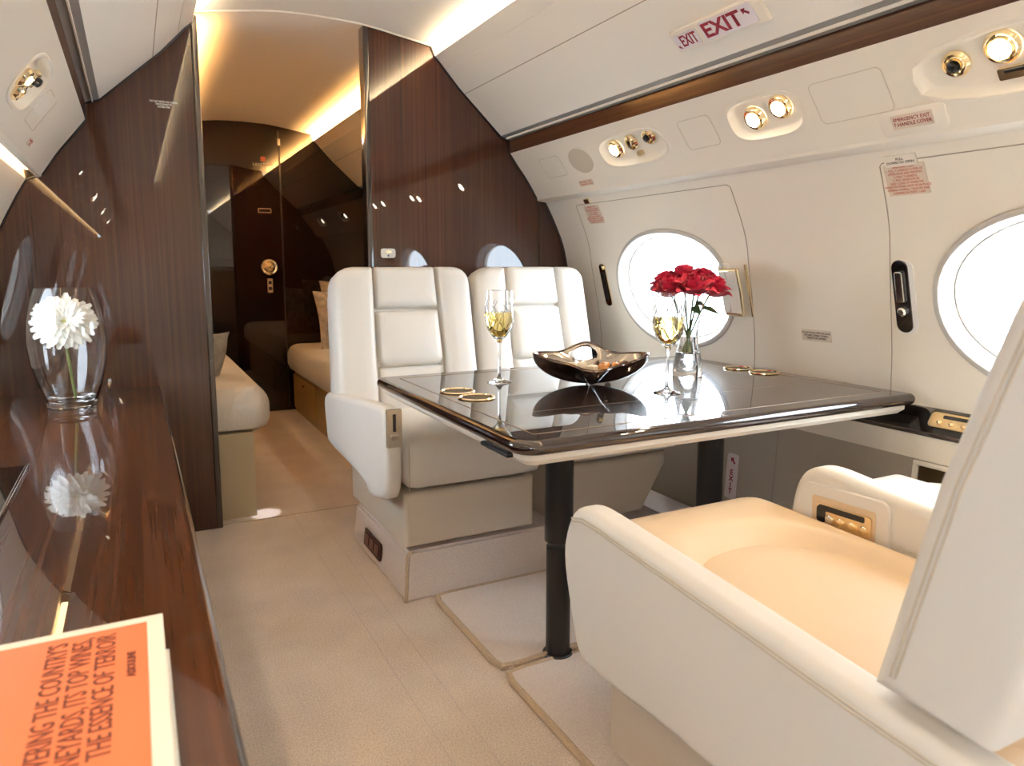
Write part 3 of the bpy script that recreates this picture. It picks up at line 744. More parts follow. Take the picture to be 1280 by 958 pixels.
# ------------------------------------------------------------------ seats
def seat(name, label, group, T, cfg):
    w = cfg['w']; o = T(Vector((w/2, .3, 0))); o.z = 0
    r = thing(name, label, 'seat', o, group)
    TT = lambda bm: ([setattr(v, 'co', T(v.co)) for v in bm.verts], bm)[1]
    def cq(nm, q, m, parent=r, **k): return link(nm, cushion(q, T=T, **k), m, parent, wn=False, sharp=False)
    bx0, bx1 = cfg['base']
    # shell under the cushion
    z0, z1 = cfg['bz']
    if cfg.get('cut'):
        c_ = cfg['cut']; pts = [(bx0, .04, z0), (bx1-c_, .04, z0), (bx1, .04, z0+(z1-z0)*.8), (bx1, .04, z1), (bx0, .04, z1)]
    else: pts = [(bx0, .04, z0), (bx1, .04, z0), (bx1, .04, z1), (bx0, .04, z1)]
    link('seat_base', TT(prism(pts, (0, .60, 0), bev=.018, seg=4)), M['shell'], r, wn=True)
    # cushion
    cx0, cx1 = cfg['cush']; zt = cfg['zt']; zb = cfg['bz'][1]+.006; yf = cfg['yf']; yb = cfg['yb']
    hf = None
    if cfg.get('dip'):
        def hf(u, v):
            q = (abs((u-.5)/.40)**3.2+(max(0, .80-v)/.64 if False else abs((v-1.0)/.80))**3.2)**(1/3.2)
            t = min(max((1.06-q)/.16, 0), 1); t = t*t*(3-2*t)
            return -.040*t
        q = [(cx0, yb, zt-.03), (cx1, yb, zt-.03), (cx1, yf, zt), (cx0, yf, zt)]
        q = [(cx1, yb, zt-.045), (cx0, yb, zt-.045), (cx0, yf, zt-.03), (cx1, yf, zt-.03)]
        hf2 = lambda u, v: hf(u, 1-v)
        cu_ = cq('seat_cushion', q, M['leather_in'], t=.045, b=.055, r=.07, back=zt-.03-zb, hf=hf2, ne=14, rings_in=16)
        # inset pad
        mx = (cx0+cx1)/2; hw = (cx1-cx0)*.385; yy0 = yf+(yb-yf)*.235
        q = [(mx+hw, yb, zt-.040), (mx-hw, yb, zt-.040), (mx-hw, yy0, zt-.034), (mx+hw, yy0, zt-.034)]
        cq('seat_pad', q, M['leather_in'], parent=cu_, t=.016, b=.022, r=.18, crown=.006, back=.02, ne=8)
    else:
        q = [(cx1, yb, zt-.06), (cx0, yb, zt-.06), (cx0, yf, zt-.045), (cx1, yf, zt-.045)]
        cu_ = cq('seat_cushion', q, M['leather'], t=.05, b=.055, r=.035, back=zt-.045-zb, crown=.012)
        link('piping', TT(tube([(cx0+.012, yf+.002, zb+.012), (cx0+.012, yf-.001, zt-.05), (cx0+.02, yf+.02, zt-.012)], .0022, n=6)), M['thread'], cu_)
    # backrest
    (yl, zl), (yh, zh) = cfg['back']; bl, br = cfg['bx']; tl, tr = cfg['bxt']; th = cfg['th']
    d = Vector((0, yh-yl, zh-zl)).normalized(); nb_ = Vector((0, -d.z, d.y))
    def bp(u, v, off=0):
        l = bl+(br-bl)*u; t_ = tl+(tr-tl)*u
        return Vector((l+(t_-l)*v, yl+(yh-yl)*v, zl+(zh-zl)*v))+nb_*off
    def bquad(u0, u1, v0, v1, off=0, u0t=None, u1t=None):
        return [bp(u0, v0, off), bp(u1, v0, off), bp(u1 if u1t is None else u1t, v1, off), bp(u0 if u0t is None else u0t, v1, off)]
    sq = bquad(.012, .988, .0, .99, -.035)
    if cfg['front']: sh = cq('backrest', sq, cfg['mat'], t=.03, b=.03, r=.10, back=th-.035)
    else:
        fp_ = [(.640, .533), (.697, .785), (.751, .957), (.805, 1.10)]
        rp_ = [(.925, 1.100), (.835, .79), (.768, .526)]
        bb_ = TT(prism([(bl, y, z) for y, z in fp_+rp_], (br-bl, 0, 0), bev=.028, seg=5))
        sh = link('backrest', bb_, cfg['mat'], r, wn=True)
        for off in (.014, .020):
            link('stitching', TT(tube([(bl-.0004, y+off*1.0+.012, z) for y, z in [(.644, .560), (.697, .785), (.751, .957), (.80, 1.08)]], .0015, n=6)), M['thread'], sh)
    if cfg['front']:
        for nm, q, rr_ in (('side_bolster', bquad(0, .283, .02, 1, -.03, 0, .287), (.014, .012, .10, .03)), ('side_bolster', bquad(.768, 1, .02, 1, -.03, .730, 1), (.03, .10, .012, .014))):
            cq(nm, q, M['leather'], parent=sh, t=.058, b=.020, r=rr_, crown=.014, back=.05)
        cq('headrest', bquad(.284, .742, .712, .999, -.03, .288, .733), M['leather'], parent=sh, t=.057, b=.016, r=.014, crown=.009, back=.04)
        cq('lumbar_pad', bquad(.290, .755, .33, .707, -.03, .288, .741), M['leather'], parent=sh, t=.057, b=.018, r=(.035, .012, .012, .035), crown=.010, back=.04)
        cq('lower_pad', bquad(.280, .768, .0, .345, -.03, .285, .757), M['leather'], parent=sh, t=.044, b=.016, r=.012, crown=.004, back=.04)
    # arms
    for a in cfg['arms']:
        pts = [(a['x'], y, z) for y, z in chaikin(a['poly'])]
        ar = link('armrest', TT(prism(pts, (a['w'], 0, 0), bev=.019, seg=5)), a.get('mat', M['leather']), r, wn=True)
        if a.get('stitch'):
            for dx, dz in ((-.0006, -.019), (-.0006, -.025)):
                link('stitching', TT(tube([(a['x']+dx, y, z+dz) for y, z in a['stitch']], .0018, n=6)), M['thread'], ar)
        a['obj'] = ar
    return r, sh, TT
FAR = lambda x0: (lambda v: Vector((x0+v.x, 1.93+v.y, v.z)))
farm = [(-.012, .348), (-.014, .575), (.004, .604), (.04, .606), (.62, .553), (.70, .545), (.735, .51), (.70, .37), (.68, .352), (.20, .338), (.175, .300), (.06, .320)]
r1, sh1, TT1 = seat('club_seat', 'cream leather seat with gold latch on its arm, on the aisle side behind the table', 'far club seats', FAR(.597),
    dict(w=.56, base=(.070, .508), bz=(.165, .332), cush=(.066, .535), zt=.492, yf=.015, yb=.60, back=((.545, .45), (.680, 1.0)), bx=(0.0, .553), bxt=(.027, .56), th=.13, mat=M['leather'], front=True,
         arms=[dict(x=-.002, w=.052, poly=farm)]))
fl = (Vector((.622, 1.917, .548)), Vector((1, 0, 0)), Vector((0, 0, 1)), Vector((0, -1, 0)))
a1 = [o for o in r1.children if o.name.startswith('armrest')][0]
lt = link('latch_plate', local_plate(fl, .045, .110, .004, -.004, .005, bev=.0015), mat('champagne_plate', (.86, .80, .68), .22, metal=.85), a1)
link('latch_slot', local_plate(fl, .009, .050, .002, .004, .006, cy=.016), M['black'], r1); link('latch_lever', local_plate(fl, .024, .014, .004, .004, .010, cy=-.026), M['chrome'], r1)
r2, sh2, TT2 = seat('club_seat', 'cream leather seat beside the wall, second from the aisle behind the table', 'far club seats', FAR(1.158),
    dict(w=.53, base=(.05, .485), bz=(.145, .345), cush=(.03, .535), zt=.485, yf=.015, yb=.60, back=((.545, .45), (.680, 1.0)), bx=(.0, .525), bxt=(.012, .520), th=.13, mat=M['leather'], front=True, cut=.10,
         arms=[]))
NEAR = lambda x0: (lambda v: Vector((x0+v.x, 1.13-v.y, v.z)))
narm = [(-.016, .445), (.0, .512), (.026, .552), (.060, .561), (.10, .560), (.25, .548), (.44, .534), (.60, .520), (.95, .494), (.95, .27), (.33, .274), (.14, .258), (.045, .262), (.020, .330)]
iarm = [(.03, .40), (.032, .48), (.05, .545), (.085, .572), (.13, .577), (.22, .566), (.34, .556), (.90, .53), (.90, .36), (.05, .36)]
r3, sh3, TT3 = seat('lounge_chair', 'near cream leather chair seen from behind with its arm toward the aisle', None, NEAR(.70),
    dict(w=.60, base=(.078, .56), bz=(.06, .34), cush=(.066, .565), zt=.468, yf=-.072, yb=.72, back=((.615, .545), (.80, 1.12)), bx=(0.0, .570), bxt=(.03, .55), th=.17, mat=M['leather'], front=False, dip=True,
         arms=[dict(x=0, w=.062, poly=narm, stitch=[(.026, .552), (.060, .561), (.10, .560), (.25, .548), (.44, .534), (.60, .520), (.95, .494)]), dict(x=.568, w=.062, poly=iarm)]))
# stitching along the backrest edge
ia = [o for o in r3.children if o.name.startswith('armrest')][1]
fi = (Vector((1.268, .955, .488)), Vector((0, -1, .03)).normalized(), Vector((0, .03, 1)).normalized(), Vector((-1, 0, 0)))
pf = link('control_frame', local_plate(fi, .205, .112, .022, -.004, .008, bev=.004), M['leather'], ia)
b = nb()
link('control_recess', local_plate(fi, .150, .062, .006, .0075, .0088), M['leather_in'], r3)
cp = link('control_plate', local_plate(fi, .128, .044, .006, .0085, .0125, cx=.004, cy=-.004), M['brass'], r3)
link('control_display', local_plate(fi, .108, .012, .004, .0125, .0138, cx=.0, cy=.010), M['black'], cp)
link('socket', local_plate(fi, .022, .036, .008, .0125, .0140, cx=-.048, cy=-.004), M['black'], cp)
for i in range(4): link('control_button', local_lathe(fi, [(.0088, .0125), (.0088, .0150), (.006, .0160), (0, .016)], -.028+.027*i, -.011, n=16), M['gold'] if i else M['chrome'], cp)
r4, sh4, TT4 = seat('lounge_chair', 'second near chair by the wall, mostly hidden behind the front chair', None, NEAR(1.315),
    dict(w=.54, base=(.03, .37), bz=(.06, .33), cush=(.02, .40), zt=.475, yf=-.03, yb=.72, back=((.615, .545), (.80, 1.05)), bx=(.02, .44), bxt=(.03, .40), th=.13, mat=M['leather'], front=False,
         arms=[dict(x=.40, w=.062, poly=[(y, min(z, .47)) for y, z in [(-.03, .36), (-.02, .41), (.02, .452), (.08, .463), (.30, .46), (.70, .455), (.70, .32), (.0, .32)]])]))

# ------------------------------------------------------------------ table
TX0, TX1, TY0, TY1, TZ = .640, 1.855, 1.195, 2.160, .660
r = thing('folding_table', 'dark lacquered table with cream underside and two black pedestal legs', 'table', (1.16, 1.6, 0))
def outline(ins, n=8):
    """aisle corners generous, small on the wall side"""
    x0, x1, y0, y1 = TX0+ins, TX1-ins, TY0+ins, TY1-ins; out = []
    for cx, cy, rr, a0 in ((x1, y0, .02, -PI/2), (x1, y1, .02, 0), (x0, y1, .035, PI/2), (x0, y0, .055, PI)):
        rr = max(rr-ins, .004)
        sx = -1 if cx == x1 else 1; sy = 1 if cy == y0 else -1
        for i in range(n+1):
            a = a0+PI/2*i/n; out.append((cx+sx*rr+rr*math.cos(a), cy+sy*rr+rr*math.sin(a)))
    return out
def stack(levels, m, name, parent, cap=True):
    bm = nb(); rings = [[bm.verts.new((x, y, z)) for x, y in outline(i)] for i, z in levels]
    for a, b in zip(rings, rings[1:]):
        for i in range(len(a)): bm.faces.new((a[i], b[i], b[(i+1) % len(a)], a[(i+1) % len(a)]))
    bm.faces.new(rings[0]); bm.faces.new(rings[-1])
    return link(name, bm, m, parent)
top = stack([(.010, TZ)]+[(.0, TZ-.0155)]+[], M['table_top'], 'unused', r) if False else None
edge_l = [(.016-.016*math.sin(PI*i/10), TZ-.0155+.0155*math.cos(PI*i/10)) for i in range(11)]
top = stack(edge_l, M['table_top'], 'tabletop', r)
und = stack([(.022, TZ-.031), (.022, TZ-.044), (.034, TZ-.056), (.09, TZ-.058)], M['cream'], 'underside', r)
il = [(x, y, TZ+.0002) for x, y in outline(.062, 5)]
link('inlay_line', tube(il, .0011, n=4, cyc=True), M['inlay'], top)
link('leaf_joint', box(TX0+.02, TX1-.02, 1.4595, 1.4605, TZ-.002, TZ+.0002), M['inlay'], top)
for i, (cx, cy) in enumerate(((.765, 1.795), (.772, 1.685), (1.775, 1.775), (1.778, 1.665))):
    ch = link('cup_holder', lathe([(.047, TZ-.001), (.049, TZ+.002), (.047, TZ+.0045), (.043, TZ+.0045), (.041, TZ+.001)], (cx, cy, 0), n=36), M['gold'], r)
    link('well', lathe([(.042, TZ+.0015), (.030, TZ+.0006), (0, TZ+.0004)], (cx, cy, 0), n=30), M['well'], ch)  # nearly flat disc, its dark colour stands for shadowed depth
for cx in (.912, 1.408):
    lg = link('leg', lathe([(0, .055), (.036, .055), (.036, .35), (.036, TZ-.056)], (cx, 1.50, 0), n=28), M['black'], r)
    bpy.data.objects[lg.name]
    lg2 = link('lower_tube', lathe([(0, .012), (.031, .012), (.031, .30), (0, .30)], (cx, 1.50, 0), n=28), M['black'], lg)
    link('floor_socket', lathe([(0, .0), (.043, .0), (.043, .010), (.036, .018), (.030, .018)], (cx, 1.50, 0), n=28), M['black'], lg)
# keep the upper sleeve short of the floor
for o in r.children:
    if o.name.startswith('leg') and o.name != 'leaf_joint':
        for v in o.data.vertices:
            if v.co.z < .1: v.co.z += .26
b = nb(); add_box(b, .655, .700, 1.36, 1.385, TZ-.052, TZ-.034, bev=.004); add_box(b, .648, .668, 1.27, 1.40, TZ-.047, TZ-.037, bev=.004)
link('release_lever', b, M['black'], r)

# ------------------------------------------------------------------ wine glasses
def wine_glass(x, y, label):
    z = TZ+.0003
    g = thing('wine_glass', label, 'glass', (x, y, z), 'wine glasses')
    P = [(0, .0), (.036, .0), (.0365, .0015), (.030, .004), (.012, .010), (.0055, .018), (.0042, .03), (.004, .09), (.0048, .112), (.010, .126), (.022, .137), (.033, .152), (.0400, .172), (.0425, .192), (.0422, .215), (.0410, .245), (.0398, .270),
         (.0388, .2704), (.0398, .245), (.0409, .215), (.0412, .192), (.0387, .173), (.0315, .154), (.0205, .1395), (.010, .1305), (0, .1295)]
    link('body', lathe(P, (x, y, z), n=48), M['glass'], g)
    Wp = [(0, .1302), (.010, .1312), (.0200, .1402), (.0310, .1547), (.0382, .1737), (.0407, .192), (.0404, .206), (.0400, .2075), (0, .2075)]
    link('wine', lathe(Wp, (x, y, z), n=40), M['wine'], g)
    def rad(h):
        K = P[10:17]
        for (r0, h0), (r1, h1) in zip(K, K[1:]):
            if h0 <= h <= h1: return r0+(r1-r0)*(h-h0)/(h1-h0)
        return .036
    b = nb()
    for k in range(8):
        for s in (1, -1):
            pts = []
            for i in range(9):
                h = .150+.095*i/8; a = 2*PI*k/8+s*(i/8)*1.0
                pts.append((x+math.cos(a)*rad(h), y+math.sin(a)*rad(h), z+h))
            add_tube(b, pts, [.0003]+[.0016]*7+[.0003], n=5)
    link('cut_pattern', b, M['glass'], g)
wine_glass(.940, 1.890, 'wine glass of white wine with cut pattern, left of the bowl')
wine_glass(1.258, 1.515, 'wine glass of white wine standing in front of the red roses')

# ------------------------------------------------------------------ bowl with sweets
bc = Vector((1.155, 1.735, TZ+.0003))
ang0 = math.radians(-27.45)
bw = thing('curved_bowl', 'dark glossy curved bowl with flared lobes and a handle hole', 'bowl', bc)
def lerp_tab(tab, a):
    a = a % 360; n = len(tab)
    for i in range(n):
        a0, v0 = tab[i]; a1, v1 = tab[(i+1) % n]
        if i == n-1: a1 += 360
        if a0 <= a < a1:
            t = (a-a0)/(a1-a0); t = t*t*(3-2*t); return tuple(p+(q-p)*t for p, q in zip(v0, v1))
    return tab[0][1]
# angle 0 = viewer's right, 90 = away ; (radius, rim height, rim curl)
RT = [(0, (.170, .086, 0)), (45, (.125, .076, 0)), (90, (.105, .108, 0)), (135, (.125, .080, 0)), (180, (.166, .086, 0)), (225, (.106, .066, 0)), (270, (.128, .052, 0)), (315, (.112, .062, 0))]
def bowl_pt(a, t, off=0):
    """four round lobes that touch the table, raised arches between them"""
    R, H, _ = lerp_tab(RT, a)
    L = (math.cos(math.radians(2*a))**2)**1.3; tt = t*PI/2
    rl, zl = R*math.sin(tt), H*(1-math.cos(tt))
    rd, zd = R*t, .044*math.sin(min(t*1.25, 1)*PI/2)+(H-.044)*t**1.8
    rr = rl*L+rd*(1-L)-off*t*.9; zz = zl*L+zd*(1-L)+.002+off*(1-.7*t)
    th = math.radians(a)
    return (rr*math.cos(th), rr*math.sin(th), zz)
def bowl_world(p): return bc+Matrix.Rotation(ang0, 3, 'Z') @ Vector(p)
N, K = 120, 32
def bowl_shell(off, flip):
    bm = nb(); g = []; HC, HA, HT = 97, 27, .14
    def dist(a, t): return math.hypot((a-HC)/HA, (t-.80)/HT)
    def gone(i, k): return dist(360*(i+.5)/N, (k+1.5)/K) < 1
    for k in range(1, K+1):
        row = []
        for i in range(N):
            a, t = 360*i/N, k/K
            near = [gone(ii % N, kk) for ii in (i-1, i) for kk in (k-2, k-1)]
            if any(near) and not all(near):
                d = dist(a, t); a = HC+(a-HC)/d; t = .80+(t-.80)/d
            row.append(bm.verts.new(bowl_world(bowl_pt(a, t, off))))
        g.append(row)
    c = bm.verts.new(bowl_world((0, 0, .002+off)))
    for i in range(N): bm.faces.new((c, g[0][i], g[0][(i+1) % N]))
    for k in range(K-1):
        for i in range(N):
            if not gone(i, k): bm.faces.new((g[k][i], g[k+1][i], g[k+1][(i+1) % N], g[k][(i+1) % N]))
    return bm
bo = link('outer_shell', bowl_shell(0, 0), M['bowl'], bw)
m_ = bo.modifiers.new('thick', 'SOLIDIFY'); m_.thickness = .004; m_.offset = -1
bi = link('lining', bowl_shell(.0065, 1), M['bowl_in'], bw)
m_ = bi.modifiers.new('thick', 'SOLIDIFY'); m_.thickness = .0015; m_.offset = 1
b = tube([bowl_world(bowl_pt(360*i/N, 1.0, .003)) for i in range(N)], .0042, n=8, cyc=True)
link('rim', b, M['bowl'], bw)
sw = [(-.055, .012, .0, 'w', 'pale wrapped sweet at the left in the curved bowl'), (-.025, .032, .2, 'w', 'pale wrapped sweet at the back of the curved bowl'), (.005, -.015, .5, 'w', 'square cream sweet in the middle of the curved bowl'),
      (.045, .022, .3, 'o', 'amber wrapped sweet at the back right of the curved bowl'), (.075, .0, .9, 'o', 'amber wrapped sweet at the right in the curved bowl'), (.038, -.016, 1.2, 'o', 'amber wrapped sweet near the front of the curved bowl')]
for x, y, a, kd, lb in sw:
    rr = math.hypot(x, y); zz = .040+.10*rr
    if kd == 'w':
        b = box(-.017, .017, -.013, .013, 0, .022, bev=.005, seg=3)
    else:
        b = lathe([(0, -.020), (.009, -.021), (.003, -.012), (.010, -.008), (.012, 0), (.010, .008), (.003, .012), (.009, .021), (0, .020)], (0, 0, .012), axis=(1, .2, 0), n=12)
    b.transform(Matrix.Rotation(a, 4, 'Z')); q = bowl_world((x, y, zz-.006)); b.transform(Matrix.Translation(q))
    single('sweet', b, M['candy_'+kd], lb, 'sweet', 'sweets in the bowl')

# ------------------------------------------------------------------ roses in a glass vase
vx, vy, vz = 1.520, 1.735, TZ+.0003
v = thing('glass_vase', 'clear waisted glass vase holding red roses on the table', 'vase', (vx, vy, vz))
P = [(0, 0), (.044, 0), (.046, .004), (.045, .03), (.040, .06), (.031, .10), (.028, .125), (.032, .16), (.045, .205), (.058, .235), (.0565, .236), (.043, .206), (.029, .16), (.025, .125), (.028, .10), (.034, .075), (.020, .068), (0, .066)]
link('body', lathe(P, (vx, vy, vz), n=40), M['glass'], v)
link('water', lathe([(0, .0668), (.020, .0688), (.0332, .076), (.0273, .10), (.0245, .124), (0, .124)], (vx, vy, vz), n=32), M['water'], v)
link('air_bubble', lathe([(0, .018), (.014, .023), (.020, .036), (.014, .049), (0, .054)], (vx, vy, vz), n=24), M['pane'], v)
def petal_mesh(L, W, curl, nm, nu=5, nv=5):
    """a cupped petal along +Z starting at the origin, width in X, bulging to +Y"""
    bm = nb(); g = []
    for j in range(nv+1):
        t = j/nv; w = W*.5*(.35+.65*t/.55) if t < .55 else W*.5*math.sqrt(max(.06, 1-((t-.55)/.47)**2))
        row = []
        for i in range(nu+1):
            s = i/nu*2-1
            yb = .34*L*math.sin(PI*.62*t)+curl*L*max(0, t-.72)**2*2.4
            row.append(bm.verts.new((w*s, yb-(.36*W*s*s)*(1-.55*t), L*t-curl*L*.25*max(0, t-.72)*t)))
        g.append(row)
    for a, b in zip(g, g[1:]):
        for i in range(nu): bm.faces.new((a[i], a[i+1], b[i+1], b[i]))
    me = bpy.data.meshes.new(nm); bm.to_mesh(me); bm.free()
    for p in me.polygons: p.use_smooth = True
    return me
PM = [petal_mesh(.052, .062, 1.6, 'rose_petal_outer', 6, 8), petal_mesh(.050, .052, .9, 'rose_petal_mid', 6, 7), petal_mesh(.047, .036, .3, 'rose_petal_inner', 5, 6)]
for m_ in PM: m_.materials.append(M['petal_r'])
def add_copy(name, me, parent, mat4):
    o = bpy.data.objects.new(name, me); COL.objects.link(o); o.parent = parent; o.matrix_local = mat4; return o
RD = Matrix.Rotation(math.radians(-27.45), 3, 'Z')
roses = [(-.058, -.018, .268, 'red rose at the left of the bunch in the glass vase'), (.0, -.058, .276, 'red rose at the front of the bunch in the glass vase'), (.066, -.012, .270, 'red rose at the right of the bunch in the glass vase'),
         (-.012, .030, .302, 'red rose at the top middle of the bunch in the glass vase'), (.050, .052, .290, 'red rose at the back right of the bunch in the glass vase'), (-.058, .056, .282, 'red rose at the back left of the bunch in the glass vase')]
for k, (x, y, z, lb) in enumerate(roses):
    p = Vector((vx, vy, vz+z))+RD @ Vector((x, y, 0))
    r = thing('rose', lb, 'flower', p, 'red roses')
    dirv = (RD @ Vector((x*2.6, y*2.6-.05, .40))).normalized(); B = dirv.to_track_quat('Z', 'Y').to_matrix().to_4x4()
    for ring, (cnt, tilt, rad, dz, mi) in enumerate(((6, .50, .012, -.008, 0), (6, .26, .011, -.004, 0), (6, .06, .009, -.001, 1), (5, -.10, .006, .002, 1), (4, -.20, .003, .004, 2))):
        for i in range(cnt):
            a = 2*PI*i/cnt+ring*.5+k
            j = Matrix.Rotation(a, 4, 'Z') @ Matrix.Translation((0, rad, dz-.012)) @ Matrix.Rotation(-tilt+random.uniform(-.08, .08), 4, 'X') @ Matrix.Diagonal((1, .8 if ring > 1 else 1, 1, 1))
            add_copy('petal', PM[mi], r, B @ Matrix.Scale(1.10, 4) @ j)
    link('bud_core', lathe([(0, .034), (.008, .033), (.012, .024), (.012, 0), (.006, -.012), (0, -.012)], p, axis=dirv, n=12), M['petal_r'], r)
    foot = Vector((vx, vy, vz+.072))+RD @ Vector((-x*.22, -y*.22, 0)); mid = Vector((vx, vy, vz+.15))+RD @ Vector((x*.16, y*.16, 0))
    st = []
    for i in range(9):
        t = i/8; st.append(foot*(1-t)**2+mid*2*t*(1-t)+(p-dirv*.012)*t*t)
    stm = link('stem', tube(st, .0032, n=6), M['stem'], r)
    if k in (1, 2, 4):
        q = st[6]; d = (RD @ Vector((x+.02, y-.02, .02))).normalized(); u_ = d.orthogonal().normalized()
        b = nb(); rows = []
        for i in range(6):
            t = i/5; w_ = .014*math.sin(PI*t)+.0005
            rows.append([b.verts.new(q+d*.055*t+u_*w_*s+Vector((0, 0, .004*abs(s)-.03*t*t))) for s in (-1, 0, 1)])
        for a_, c_ in zip(rows, rows[1:]):
            for i in range(2): b.faces.new((a_[i], a_[i+1], c_[i+1], c_[i]))
        link('leaf', b, M['leaf'], r)

# ------------------------------------------------------------------ credenza
CX, CZ = .064, .570
r = thing('credenza', 'long lacquered wood credenza along the left wall', 'credenza', (-.2, 1.2, 0))
xw = XC-1.186-.004
xi = -.452
tp = link('worktop', box(xi, CX-.006, -1.2, YB0-.008, CZ-.035, CZ, bev=.002), M['veneer_top'], r)
link('edge_moulding', prism([(CX-.011, -1.2, CZ-.036), (CX-.002, -1.2, CZ-.033), (CX+.001, -1.2, CZ-.026), (CX+.001, -1.2, CZ-.010), (CX-.002, -1.2, CZ-.003), (CX-.0065, -1.2, CZ-.0002)], (0, 1.2+YB0-.008, 0)), M['edge'], r)
link('body', box(xi+.03, CX-.03, -1.2, YB0-.01, .06, CZ-.035), M['veneer'], r, smooth=False)
link('toe_kick', box(xi+.14, CX-.06, -1.2, YB0-.02, 0, .06), M['black'], r, smooth=False)
for i in range(5):
    y0 = -1.15+i*.80
    d = link('door', box(CX-.03, CX-.016, y0+.006, y0+.794, .07, CZ-.045, bev=.003), M['veneer'], r)
    link('pull', box(CX-.016, CX-.008, y0+.36, y0+.44, CZ-.075, CZ-.066, bev=.002), M['gold'], d)
link('top_joint', box(-.3385, -.3365, -1.2, YB0-.01, CZ-.001, CZ+.0003), M['edge'], tp)
b = box(-.40, -.232, 1.43, 1.83, CZ, CZ+.004, bev=.0015); pnl = link('flush_panel', b, M['blackgloss'], r)
b = nb(); add_box(b, -.232, -.226, 1.42, 1.84, CZ, CZ+.006, bev=.001); add_box(b, -.40, -.226, 1.42, 1.426, CZ, CZ+.006, bev=.001); link('panel_trim', b, M['chrome'], pnl)

# vase with the white bloom
vx, vy, vz = -.190, 2.545, CZ+.0003
v = thing('barrel_vase', 'barrel shaped clear glass vase on the wooden credenza', 'vase', (vx, vy, vz))
P = [(0, 0), (.062, 0), (.066, .004), (.066, .012), (.070, .03), (.086, .08), (.100, .14), (.1065, .205), (.102, .27), (.090, .325), (.0765, .366), (.0745, .366), (.088, .324), (.100, .27), (.1043, .205), (.0975, .14), (.083, .08), (.066, .034), (.05, .026), (0, .024)]
link('body', lathe(P, (vx, vy, vz), n=56), M['glass'], v)
f0 = Vector((vx-.005, vy-.02, vz+.262)); fd = Vector((.10, -.78, .42)).normalized()
g = thing('gerbera', 'large white many-petalled flower standing in the barrel vase', 'flower', f0)
B = fd.to_track_quat('Z', 'Y').to_matrix().to_4x4()
def strap_petal(L, W, nm):
    bm = nb(); rows = []
    for i in range(6):
        t = i/5; w_ = W*(.35+.65*math.sin(PI*min(t*.62+.12, 1)))*(1 if t < .95 else .55)*.5
        rows.append([bm.verts.new((w_*s, L*t, -.0025*(1-s*s)+.010*math.sin(PI*t)*.6-.006*t*t)) for s in (-1, -.4, .4, 1)])
    for a, c in zip(rows, rows[1:]):
        for i in range(3): bm.faces.new((a[i], a[i+1], c[i+1], c[i]))
    me = bpy.data.meshes.new(nm); bm.to_mesh(me); bm.free(); me.materials.append(M['petal_w'])
    for p in me.polygons: p.use_smooth = True
    return me
SP = [strap_petal(.078, .021, 'gerbera_petal'), strap_petal(.060, .017, 'gerbera_petal_mid'), strap_petal(.036, .011, 'gerbera_petal_inner')]
for ring, (cnt, tilt, dz, mi, r0) in enumerate(((24, .05, .0, 0, .010), (22, .26, .003, 0, .010), (20, .50, .006, 1, .009), (18, .78, .009, 1, .007), (16, 1.0, .010, 2, .005))):
    for i in range(cnt):
        a = 2*PI*i/cnt+ring*.13+random.uniform(-.04, .04)
        j = Matrix.Rotation(a, 4, 'Z') @ Matrix.Translation((0, r0, dz)) @ Matrix.Rotation(tilt+random.uniform(-.10, .10), 4, 'X') @ Matrix.Diagonal((1, random.uniform(.92, 1.06), 1, 1))
        add_copy('petal', SP[mi], g, B @ j)
link('flower_centre', lathe([(0, .014), (.008, .012), (.012, .004), (.010, -.01), (0, -.014)], f0, axis=fd, n=16), M['pistil'], g)
b0 = Vector((vx+.01, vy, vz+.027)); st = []
for i in range(9):
    t = i/8; q = f0-fd*.012; md = Vector((vx-.004, vy+.015, vz+.15)); st.append(b0*(1-t)**2+md*2*t*(1-t)+q*t*t)
link('stem', tube(st, .0042, n=8), M['stem'], g)

# book on the credenza
bx1, by1 = .006, .880; bw_, bh_ = .235, .33; z0 = CZ+.0005
r = thing('hardback_book', 'orange and white hardback book lying on the credenza', 'book', (bx1-bw_/2, by1-bh_/2, z0))
zt = .606
link('back_cover', box(bx1-bw_, bx1+.004, by1-bh_-.02, by1-.026, z0, z0+.004, bev=.001), M['paper'], r)
link('pages', box(bx1-bw_+.004, bx1-.001, by1-bh_-.015, by1-.030, z0+.004, zt-.004), M['page'], r, smooth=False)
cv = link('front_cover', box(bx1-bw_, bx1, by1-bh_, by1, zt-.004, zt, bev=.001), M['paper'], r)
link('cover_panel', box(bx1-bw_+.012, bx1-.0165, by1-bh_+.01, by1-.016, zt, zt+.0006), M['orange'], cv, smooth=False)
fb = (Vector((bx1, by1, zt+.0006)), Vector((0, 1, 0)), Vector((-1, 0, 0)), Vector((0, 0, 1)))
for s, cx, sz, st_ in (('DISCOVERING THE COUNTRY\u2019S', .098, .026, .64), ('VINEYARDS, ITS TOP WINES,', .076, .026, .64), ('THE ESSENCE OF TERROIR', .054, .026, .64)):
    text('cover_lettering', s, fb, sz, M['bookink'], cv, cx=-.029, cy=cx, z=.0002, align='RIGHT', sx=st_*1.13, bold=.0002)
text('cover_lettering', 'ASSOULINE', fb, .0105, M['bookink'], cv, cx=-.105, cy=.031, z=.0002, align='CENTER', sx=.95, bold=.0004)

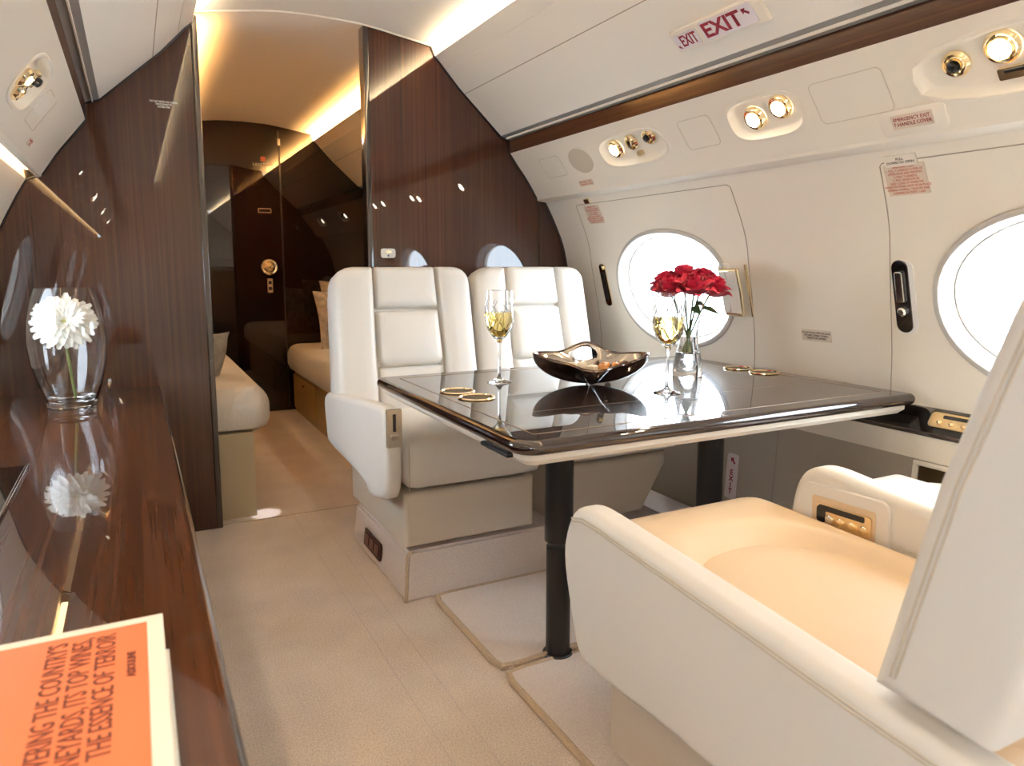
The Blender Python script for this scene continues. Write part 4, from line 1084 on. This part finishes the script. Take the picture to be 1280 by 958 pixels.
# ------------------------------------------------------------------ aft lounge
r = thing('left_divan', 'white quilted divan on beige base beyond the left partition', 'sofa', (.1, 3.9, 0))
r.name = 'divan'; ORG['divan'] = Vector((.1, 3.9, 0))
link('base', box(-.40, .385, 2.975, 5.05, 0, .345, bev=.003), M['beigebox'], r)
link('seat_cushion', cushion([(-.36, 2.965, .44), (.462, 2.965, .44), (.462, 5.05, .44), (-.36, 5.05, .44)], t=.085, b=.085, r=.09, back=.095, crown=.01, ne=10), M['quilt'], r)
link('back_cushion', cushion([(-.20, 3.0, .50), (-.20, 5.0, .50), (-.34, 5.0, .92), (-.34, 3.0, .92)], t=.06, b=.06, r=.06, back=.03), M['quilt'], r)
def pillow(nm, c, w, h, t, yaw, lean, m, label, group):
    bm = nb(); n = 14
    g = {}
    for s in (1, -1):
        for i in range(n+1):
            for j in range(n+1):
                u, v_ = i/n*2-1, j/n*2-1
                if s == -1 and (abs(u) == 1 or abs(v_) == 1): g[(s, i, j)] = g[(1, i, j)]; continue
                hgt = t*((1-u*u)*(1-v_*v_))**.45*s
                pin = 1-.10*(1-abs(u)**2)*(v_*v_)*.8-.10*(1-abs(v_)**2)*(u*u)*.8
                g[(s, i, j)] = bm.verts.new((u*w/2*pin, hgt, v_*h/2*pin))
        for i in range(n):
            for j in range(n): bm.faces.new([g[(s, i, j)], g[(s, i+1, j)], g[(s, i+1, j+1)], g[(s, i, j+1)]])
    R_ = Matrix.Rotation(yaw, 4, 'Z') @ Matrix.Rotation(lean, 4, 'X')
    bm.transform(Matrix.Translation(c) @ R_)
    return single(nm, bm, m, label, 'pillow', group)
pillow('throw_pillow', (.21, 3.28, .60), .28, .26, .07, PI/2-.9, .40, M['pillow_grey'], 'grey patterned pillow on the left divan at the partition edge', 'throw pillows')
r = thing('divan', 'tan divan with amber drawer base beyond the right partition', 'sofa', (1.3, 4.2, 0))
link('base', box(.95, 1.74, 2.975, 5.10, 0, .285, bev=.003), M['goldwood'], r)
for i in range(3): 
    d = link('drawer', box(.938, .95, 3.02+i*.70, 3.69+i*.70, .03, .265, bev=.002), M['goldwood'], r)
    link('catch', box(.934, .938, 3.33+i*.70, 3.37+i*.70, .215, .228, bev=.001), M['gold'], d)
link('seat_cushion', cushion([(.895, 2.965, .40), (1.70, 2.965, .40), (1.70, 5.10, .40), (.895, 5.10, .40)], t=.075, b=.075, r=.06, back=.11, crown=.01, ne=10), M['quilt'], r)
link('back_cushion', cushion([(1.58, 5.0, .48), (1.58, 3.0, .48), (1.72, 3.0, .90), (1.72, 5.0, .90)], t=.06, b=.06, r=.06, back=.03), M['quilt'], r)
pillow('throw_pillow', (1.20, 4.66, .66), .40, .38, .07, .25, -.25, M['pillow'], 'patterned beige pillow on the right divan, front one beside the cream seat', 'throw pillows')
pillow('throw_pillow', (1.30, 4.86, .70), .42, .42, .07, .15, -.20, M['pillow'], 'patterned beige pillow behind another on the right divan', 'throw pillows')
L = bpy.data.lights.new('added_floor_spot', 'SPOT'); L.energy = 2.2; L.color = (.95, .93, 1); L.spot_size = math.radians(24); L.spot_blend = .5; L.shadow_soft_size = .004  # added spot without a fixture, makes the bright patch on the aisle floor
lo = bpy.data.objects.new('added_floor_spot', L); COL.objects.link(lo); lo.location = (.415, 2.985, .335); lo.rotation_euler = (0, 0, 0)
